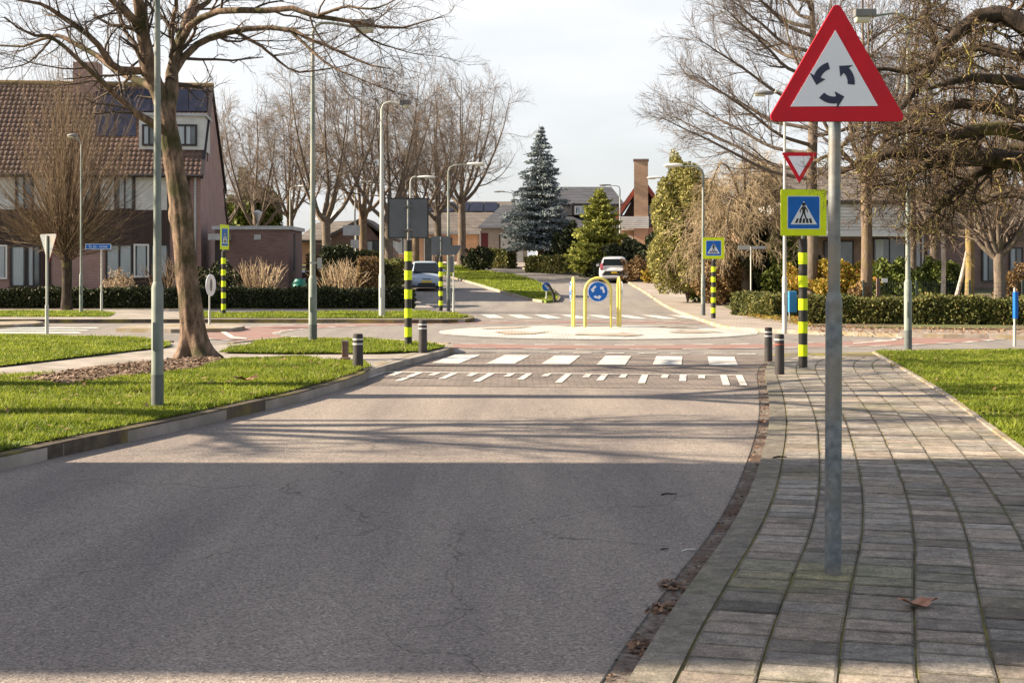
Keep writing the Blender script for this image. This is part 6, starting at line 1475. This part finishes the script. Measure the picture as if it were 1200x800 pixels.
# street name sign left
def text_mesh(s, size, m, parent, loc_, rot, depth=.002, name='lettering'):
    c = bpy.data.curves.new('t', 'FONT'); c.body = s; c.size = size; c.extrude = depth; c.align_x = 'CENTER'; c.align_y = 'CENTER'
    o = bpy.data.objects.new('t', c); COL.objects.link(o); dg = bpy.context.evaluated_depsgraph_get(); me = bpy.data.meshes.new_from_object(o.evaluated_get(dg)); bpy.data.objects.remove(o)
    o = link(name, me, m, parent); o.location = loc_; o.rotation_euler = rot; return o
r_, x, Y, z0 = post_sign('street_name_sign', 119, 365, .12, 292, 'blue street name sign on a thin post before the left house', r=.03, m='pole_light')
zz_ = ZZ(289, Y)-z0; xo = XX(115.5, Y)-x
b_ = MB().box(xo-.45, xo+.45, -.045, -.02, zz_-.095, zz_+.095).build('name_plate', M['sign_white'], r_); MB().box(xo-.43, xo+.43, -.049, -.0455, zz_-.078, zz_+.078).build('blue_field', M['sign_blue'], b_)
text_mesh('St. Jo.. straat', .13, M['sign_white'], b_, (xo, -.051, zz_), (R(90), 0, 0))
# street name sign right, seen from behind
r_, x, Y, z0 = post_sign('street_name_sign', 880, 348, .13, 289, 'pale two-armed street name sign before the weeping tree', Y=51, r=.028, m='pole_light')
zz_ = ZZ(290, Y)-z0; MB().box(-.46, -.02, -.012, .012, zz_-.08, zz_+.08).build('name_plate', M['pole_light'], r_); MB().box(.02, .55, -.012, .012, zz_-.05, zz_+.05).build('name_plate', M['zinc'], r_)
# oval white sign on post in traffic island
r_, x, Y, z0 = post_sign('keep_right_sign', 245.5, 380, .1, 325, 'white round sign turned edge-on on the traffic island', r=.022, m='pole_light')
zz_ = ZZ(334, Y)-z0; b_ = MB().prism([(x, z+zz_) for x, z in disc(.30)], -.045, -.03).build('sign_face', M['sign_white'], r_); MB().prism([(x*.86, z*.86+zz_) for x, z in disc(.30)], -.048, -.0455).build('white_field', M['lamp_white'], b_); b_.rotation_euler = (0, 0, R(76))
MB().prism([(x*.25, z*.6+zz_) for x, z in disc(.30)], -.051, -.0485).build('dark_symbol', M['lamp_dark'], b_)
# small keep-right sign on median with leaning dark marker
r_, x, Y, z0 = post_sign('keep_right_sign', 640.5, 351.5, .1, 337, 'small blue round arrow sign at the tip of the median', r=.03, m='pole_light')
zz_ = ZZ(336, Y)-z0; b_ = MB().prism([(x, z+zz_) for x, z in disc(.19)], -.055, -.04).build('sign_face', M['sign_blue'], r_)
MB().prism([(x+.0, z+zz_) for x, z in [(.10, -.10), (.09, .0), (.06, -.03), (-.07, .10), (-.10, .07), (.03, -.06), (0, -.09)]], -.058, -.0555).build('arrow', M['sign_white'], b_)
x, Y = G(650, 352.5, .1); o = MB(); o.tube([(0, 0, -.05), (-.05, 0, .3), (-.22, 0, .62), (-.34, 0, .72)], [.06, .07, .06, .04], 10); o = o.build('leaning_marker', M['black'], None, smooth=True); o.location = (x, Y, T(Y)+.1); tag(o, 'black bent rubber marker beside the small blue arrow sign', 'road marker')
# grey sign backs
r_, x, Y, z0 = post_sign('sign_seen_from_behind', 531.5, 366, .12, 288, 'grey triangular sign back on a thin post right of the striped pole', r=.025, m='pole_light')
zz_ = ZZ(292, Y)-z0; MB().prism([(x, z+zz_+.0) for x, z in [(-.28, .13), (.28, .13), (.2, -.05), (.1, -.2), (-.1, -.2), (-.2, -.05)]], -.05, -.035).build('sign_back', M['sign_back'], r_); MB().box(-.12, .0, -.04, -.034, zz_-.8, zz_-.24).build('lower_plate', M['sign_back'], r_)
r_, x, Y, z0 = post_sign('direction_sign', 417, 300, .1, 262, 'pale direction sign boards between the far trees', Y=82, r=.05, m='pole_light')
for a, b, c in ((264, 276, (402, 422)), (281, 291, (411, 421))): MB().box(XX(c[0], Y)-x, XX(c[1], Y)-x, -.08, -.055, ZZ(b, Y)-z0, ZZ(a, Y)-z0).build('board', M['zinc'], r_)
r_, x, Y, z0 = post_sign('small_sign', 372, 318, .1, 300, 'small grey plate strapped to the island lamp post', Y=28.4, r=.001)
bpy.data.objects.remove(r_.children[0]); bpy.data.objects.remove(r_.children[0])
MB().box(-.0, .09, -.03, -.01, ZZ(315, 28.4)-z0, ZZ(302, 28.4)-z0).build('plate', M['zinc'], r_); MB().box(-.16, .0, -.035, -.02, ZZ(309, 28.4)-z0, ZZ(307, 28.4)-z0).build('strap', M['zinc'], r_)
r_, x, Y, z0 = post_sign('post_sign', 1189, 400, .1, 337, 'narrow blue sign seen edge-on on a white post at the right edge', r=.022, m='pole_light')
b_ = MB().box(-.035, .035, -.12, .02, ZZ(373, Y)-z0, ZZ(342, Y)-z0).build('sign_board', M['sign_blue'], r_, bevel=.008)

# ------------------------------------------------------------------ yellow hoops on the island
yH = 37.6; xH = XX(699, yH); zH = .06
def hoop(cx, cy, yaw, wd, h, r, label, sign=False, sgn=1):
    r_ = empty('yellow_hoop', (xH+cx, yH+cy, zH), yaw, label, 'barrier', 'yellow hoops on the roundabout')
    pts = [(-wd/2, 0, -.1), (-wd/2, 0, h-wd/2)]+[(-wd/2*math.cos(R(a)), 0, h-wd/2+wd/2*math.sin(R(a))) for a in range(15, 180, 15)]+[(wd/2, 0, h-wd/2), (wd/2, 0, -.1)]
    MB().tube(pts, r, 14).build('tube', M['hoop'], r_, smooth=True)
    b_ = MB().prism([(x, z+h-.36) for x, z in disc(.265)], -.075, -.06).build('sign_face', M['sign_white'], r_)
    MB().prism([(x, z+h-.36) for x, z in disc(.25)], -.078, -.0755).build('blue_field', M['sign_blue'], b_)
    for a0 in (20, 140, 260): MB().prism([(x, z+h-.36) for x, z in arc_arrow(.15, .055, a0-30, a0+45, 26, .13)], -.081, -.0785).build('arrow', M['sign_white'], b_)
    MB().prism([(x, z+h-.36) for x, z in disc(.262)], -.0598, -.055).build('sign_back', M['sign_back'], b_)
    MB().box(-.28, .28, -.054, -.03, h-.37, h-.35).build('clamp', M['galv'], r_)
    return r_
hoop(0, -.62, R(-1), .68, 1.32, .032, 'front yellow hoop with the blue roundabout arrows sign')
hoop(.09, .62, R(180), .68, 1.32, .032, 'rear yellow hoop directly behind the blue arrows sign')
hoop(-.62, 0, R(-88), .60, 1.32, .032, 'left yellow hoop seen edge-on')
hoop(.60, 0, R(92), .60, 1.32, .032, 'right yellow hoop seen edge-on')

# ------------------------------------------------------------------ bollards
def bollard(px, py, h, top, label, red=False, w_=.075):
    x, Y = G(px, py, h); H_ = ZZ(top, Y)-T(Y)-h; r_ = empty('bollard', (x, Y, T(Y)+h), 0, label, 'bollard', 'dark grey bollards')
    MB().tube([(0, 0, -.1), (0, 0, H_-.03), (0, 0, H_)], [w_, w_*.93, w_*.84], 14).build('post', M['bollard'], r_, smooth=True)
    for z in (H_-.16, H_-.09): MB().tube([(0, 0, z), (0, 0, z+.022)], w_*.975, 14).build('band', M['bollard_red' if red and z < H_-.1 else 'bollard_white'], r_, smooth=True)
    return r_
bollard(419.5, 433, HL, 391, 'dark grey bollard at the kerb end next to the wooden post', w_=.08)
bollard(495.5, 412, HL, 375, 'dark grey bollard right of the striped pole on the grass island', w_=.08)
bollard(900.5, 421, HR, 383.5, 'farther of the two bollards on the right sidewalk corner', w_=.072)
bollard(913.5, 438.5, HR, 391.5, 'nearer of the two bollards on the right sidewalk corner', True, w_=.075)
x, Y = G(404.5, 422, HL); r_ = empty('wooden_post', (x, Y, HL), 0, 'short weathered wooden post beside the left bollard', 'post')
hp = ZZ(399.5, Y)-HL; MB().box(-.05, .05, -.05, .05, -.1, hp).build('post', M['post_wood'], r_, bevel=.01); MB().box(-.08, .08, -.075, .075, -.05, .05).build('foot', M['post_wood'], r_, bevel=.015); MB().box(-.056, .056, -.056, .056, hp-.012, hp+.012).build('cap', M['kerb_light'], r_)

# ------------------------------------------------------------------ cars
def car(name, loc_, rz, paint, label, front='rear', W=1.62, L_=3.6, H_=1.46, accents=True):
    r_ = empty(name, loc_, rz, label, 'car')     # local +x = nose
    st = [ # x, z_bottom, z_shoulder, hood/deck z at centre, half width bottom, half width shoulder
      (-1.0, .34, .62, .66, .40, .44), (-.965, .26, .72, .80, .455, .485), (-.88, .2, .86, .93, .485, .497), (-.6, .18, .92, .96, .49, .5), (0, .18, .90, .96, .49, .5),
      (.4, .18, .86, .95, .49, .5), (.62, .18, .80, .88, .49, .495), (.8, .18, .74, .80, .48, .485), (.93, .2, .62, .70, .45, .46), (1.0, .28, .50, .56, .38, .40)]
    V = []; n = 11
    for (x, zb, zs, zc, wb, ws) in st:
        X = x*L_/2
        ring = [(0, zb), (wb*.8, zb), (wb, zb+.06), (ws, (zb+zs)/2), (ws*.99, zs-.05), (ws*.93, zs)]
        ring = ring+[(ws*.55, zc-.01), (0, zc)]
        half = [(X, y*W, z) for y, z in ring]; V.append(half)
    verts = []; k = len(V[0])
    for half in V: verts += half+[(x, -y, z) for x, y, z in half[1:-1]][::-1]
    N = 2*k-2; mb = MB(); Fc = [(i*N+j, (i+1)*N+j, (i+1)*N+(j+1) % N, i*N+(j+1) % N) for i in range(len(V)-1) for j in range(N)]
    Fc += [tuple(range(N)), tuple((len(V)-1)*N+j for j in range(N))[::-1]]
    mb.add(verts, Fc); body = mb.build('body', M[paint], r_, smooth=True)
    sub = body.modifiers.new('s', 'SUBSURF'); sub.levels = 2; sub.render_levels = 2
    # cabin
    cs = [(-.93, .86, .88, .40), (-.86, .9, 1.22, .385), (-.72, .92, H_-.06, .37), (-.4, .92, H_, .375), (.0, .92, H_-.01, .375), (.2, .92, H_-.08, .37), (.42, .9, 1.12, .37), (.58, .86, .9, .36)]
    verts = []
    for x, zb, zt, wt in cs:
        X = x*L_/2; wb = .47; half = [(X, 0, zb), (X, wb*W, zb), (X, (wb*.45+wt*.55)*W, (zb+zt)/2), (X, wt*W, zt-.05 if zt > zb+.1 else zt), (X, wt*.8*W, zt), (X, 0, zt+.01)]
        verts += half+[(a, -b, c) for a, b, c in half[1:-1]][::-1]
    N = 10; mb = MB(); Fc = [(i*N+j, (i+1)*N+j, (i+1)*N+(j+1) % N, i*N+(j+1) % N) for i in range(len(cs)-1) for j in range(N)]+[tuple(range(N)), tuple((len(cs)-1)*N+j for j in range(N))[::-1]]
    mb.add(verts, Fc); cab = mb.build('roof', M[paint], r_, smooth=True); s2 = cab.modifiers.new('s', 'SUBSURF'); s2.levels = 1; s2.render_levels = 1
    h = L_/2
    def gl(name, pts, m='car_glass', par=cab):
        c = sum((Vector(p) for p in pts), Vector())/len(pts); a, b = Vector(pts[1])-Vector(pts[0]), Vector(pts[-1])-Vector(pts[0]); nn = a.cross(b).normalized()
        if nn.dot(c-Vector((0, 0, .7))) < 0: nn = -nn
        mb = MB(); k_ = len(pts); P0 = [Vector(p)+nn*.012 for p in pts]; P1 = [Vector(p)-nn*.05 for p in pts]
        mb.add(P0+P1, [tuple(range(k_)), tuple(range(k_, 2*k_))[::-1]]+[(i, (i+1) % k_, k_+(i+1) % k_, k_+i) for i in range(k_)]); return mb.build(name, M[m], par)
    gl('rear_window', [(-.925*h, -.38*W, .98), (-.925*h, .38*W, .98), (-.80*h, .335*W, 1.33), (-.80*h, -.335*W, 1.33)])
    gl('windscreen', [(.60*h, -.40*W, .93), (.60*h, .40*W, .93), (.245*h, .335*W, H_-.10), (.245*h, -.335*W, H_-.10)])
    for s in (1, -1):
        gl('side_window', [(-.02*h, s*.478*W, .97), (.46*h, s*.478*W, .95), (.2*h, s*.40*W, H_-.15), (-.02*h, s*.40*W, H_-.12)])
        gl('side_window', [(-.66*h, s*.478*W, 1.0), (-.08*h, s*.478*W, .97), (-.08*h, s*.40*W, H_-.12), (-.6*h, s*.40*W, H_-.15)])
        mb = MB(); mb.box(.42*h, .49*h, min(s*.5*W, s*.60*W), max(s*.5*W, s*.60*W), .93, 1.07); mb.build('mirror', M[paint], r_, bevel=.02)
        for x in (.66, -.68):
            wl = MB().tube([(x*h, s*(.5*W-.19), .29), (x*h, s*(.5*W+.008), .29)], .29, 24).build('wheel', M['tyre'], r_, smooth=True)
            MB().tube([(x*h, s*(.5*W+.009), .29), (x*h, s*(.5*W+.016), .29)], .19, 16).build('rim', M['rim'], wl)
    # rear details
    for s in (1, -1):
        gl('tail_lamp', [(-.975*h, s*.47*W, .74), (-.985*h, s*.36*W, .78), (-.93*h, s*.375*W, 1.1), (-.90*h, s*.455*W, 1.08)], 'red_lens', r_)
        gl('headlight', [(.965*h, s*.29*W, .60), (.90*h, s*.47*W, .66), (.80*h, s*.475*W, .80), (.90*h, s*.33*W, .72)], 'head_lens', r_)
    mb = MB(); mb.prismx([(-.40*W, .42), (.40*W, .42), (.30*W, .66), (-.30*W, .66)], -1.012*h, -.94*h); pl = mb.build('rear_bumper_insert', M['black'], r_)
    MB().box(-1.02*h, -1.013*h, -.16, .16, .52, .62).build('number_plate', M['plate'], pl)
    MB().box(-1.018*h, -.95*h, -.42*W, .42*W, .30, .38).build('bumper_lip', M[paint] if paint == 'car_white' else M['black'], r_, bevel=.02)
    MB().box(.93*h, 1.012*h, -.26*W, .26*W, .25, .38).build('lower_grille', M['black'], r_, bevel=.02)
    MB().box(.93*h, .985*h, -.13*W, .13*W, .52, .60).build('grille', M['black'], r_, bevel=.02)
    MB().box(1.0*h, 1.016*h, -.26, .26, .40, .50).build('number_plate', M['plate'], r_)
    MB().box(-.9*h, .9*h, -.38*W, .38*W, .14, .24).build('underbody', M['black'], r_)
    return r_
xw, yw = XX(722, 80), 80.0
car('white_hatchback', (xw, yw+1.6, T(81)), R(90-4), 'car_white', 'white hatchback driving away on the right lane', W=1.72, H_=1.5)
xs, ys_ = XX(496, 71), 71.0
car('silver_hatchback', (xs, ys_+1.6, T(72)), R(-90+6), 'car_silver', 'silver-blue hatchback coming towards the roundabout on the left lane', W=1.66, L_=3.7, H_=1.5)
car('parked_car', (XX(371, 68), 68, .1), R(-60), 'car_pale', 'pale blue car parked behind the brick garage')

# ------------------------------------------------------------------ leaf, twigs, manhole and other ground bits
def curled_leaf(px, py, h, s, rz, label):
    x, y = G(px, py, h); g = np.random.default_rng(int(px)); bm = bmesh.new()
    n = 18; V = []
    for i in range(n):
        a = 2*math.pi*i/n; r = s*(.55+.35*abs(math.cos(a*2.5))+.1*g.random()); V.append(bm.verts.new((r*math.cos(a)*1.3, r*math.sin(a)*.75, .012+.05*s*8*abs(math.sin(a*2))*g.random()+.25*abs(math.cos(a))**2*s)))
    c = bm.verts.new((0, 0, .006))
    for i in range(n): bm.faces.new((c, V[i], V[(i+1) % n]))
    me = bpy.data.meshes.new('dry_leaf'); bm.to_mesh(me); bm.free(); o = link('dry_leaf', me, M['leaf_brown']); o.location = (x, y, T(y)+h); o.rotation_euler = (0, 0, rz); return tag(o, label, 'leaf')
curled_leaf(1075, 711, HR, .085, .2, 'curled brown dry leaf on the tiles right of the sign post')
curled_leaf(288, 446, HL+.05, .14, .5, 'pale curled leaf on the near verge')
curled_leaf(892, 496, .02, .06, .8, 'small crumpled leaf in the right gutter')
def twig(px, py, h, L_, rz, m, label, r=.003):
    x, y = G(px, py, h); o = MB().tube([(-L_/2, 0, r), (-L_*.1, L_*.06, r*2), (L_/2, 0, r*1.5)], [r, r, r*.6], 6).build('twig', M[m], None, smooth=True); o.location = (x, y, T(y)+h); o.rotation_euler = (0, 0, rz); tag(o, label, 'twig')
twig(807, 645, 0, .10, .5, 'frame_white', 'short white straw on the asphalt near the gutter', .004)
twig(784, 580, 0, .11, .1, 'bark_moss', 'dark twig on the shaded asphalt', .006)
twig(914, 537, HR, .12, .2, 'bark_moss', 'dark twig on the sidewalk at the shadow edge', .008)
twig(779, 644, 0, .05, .3, 'bark_moss', 'tiny dark twig beside the white straw', .004)
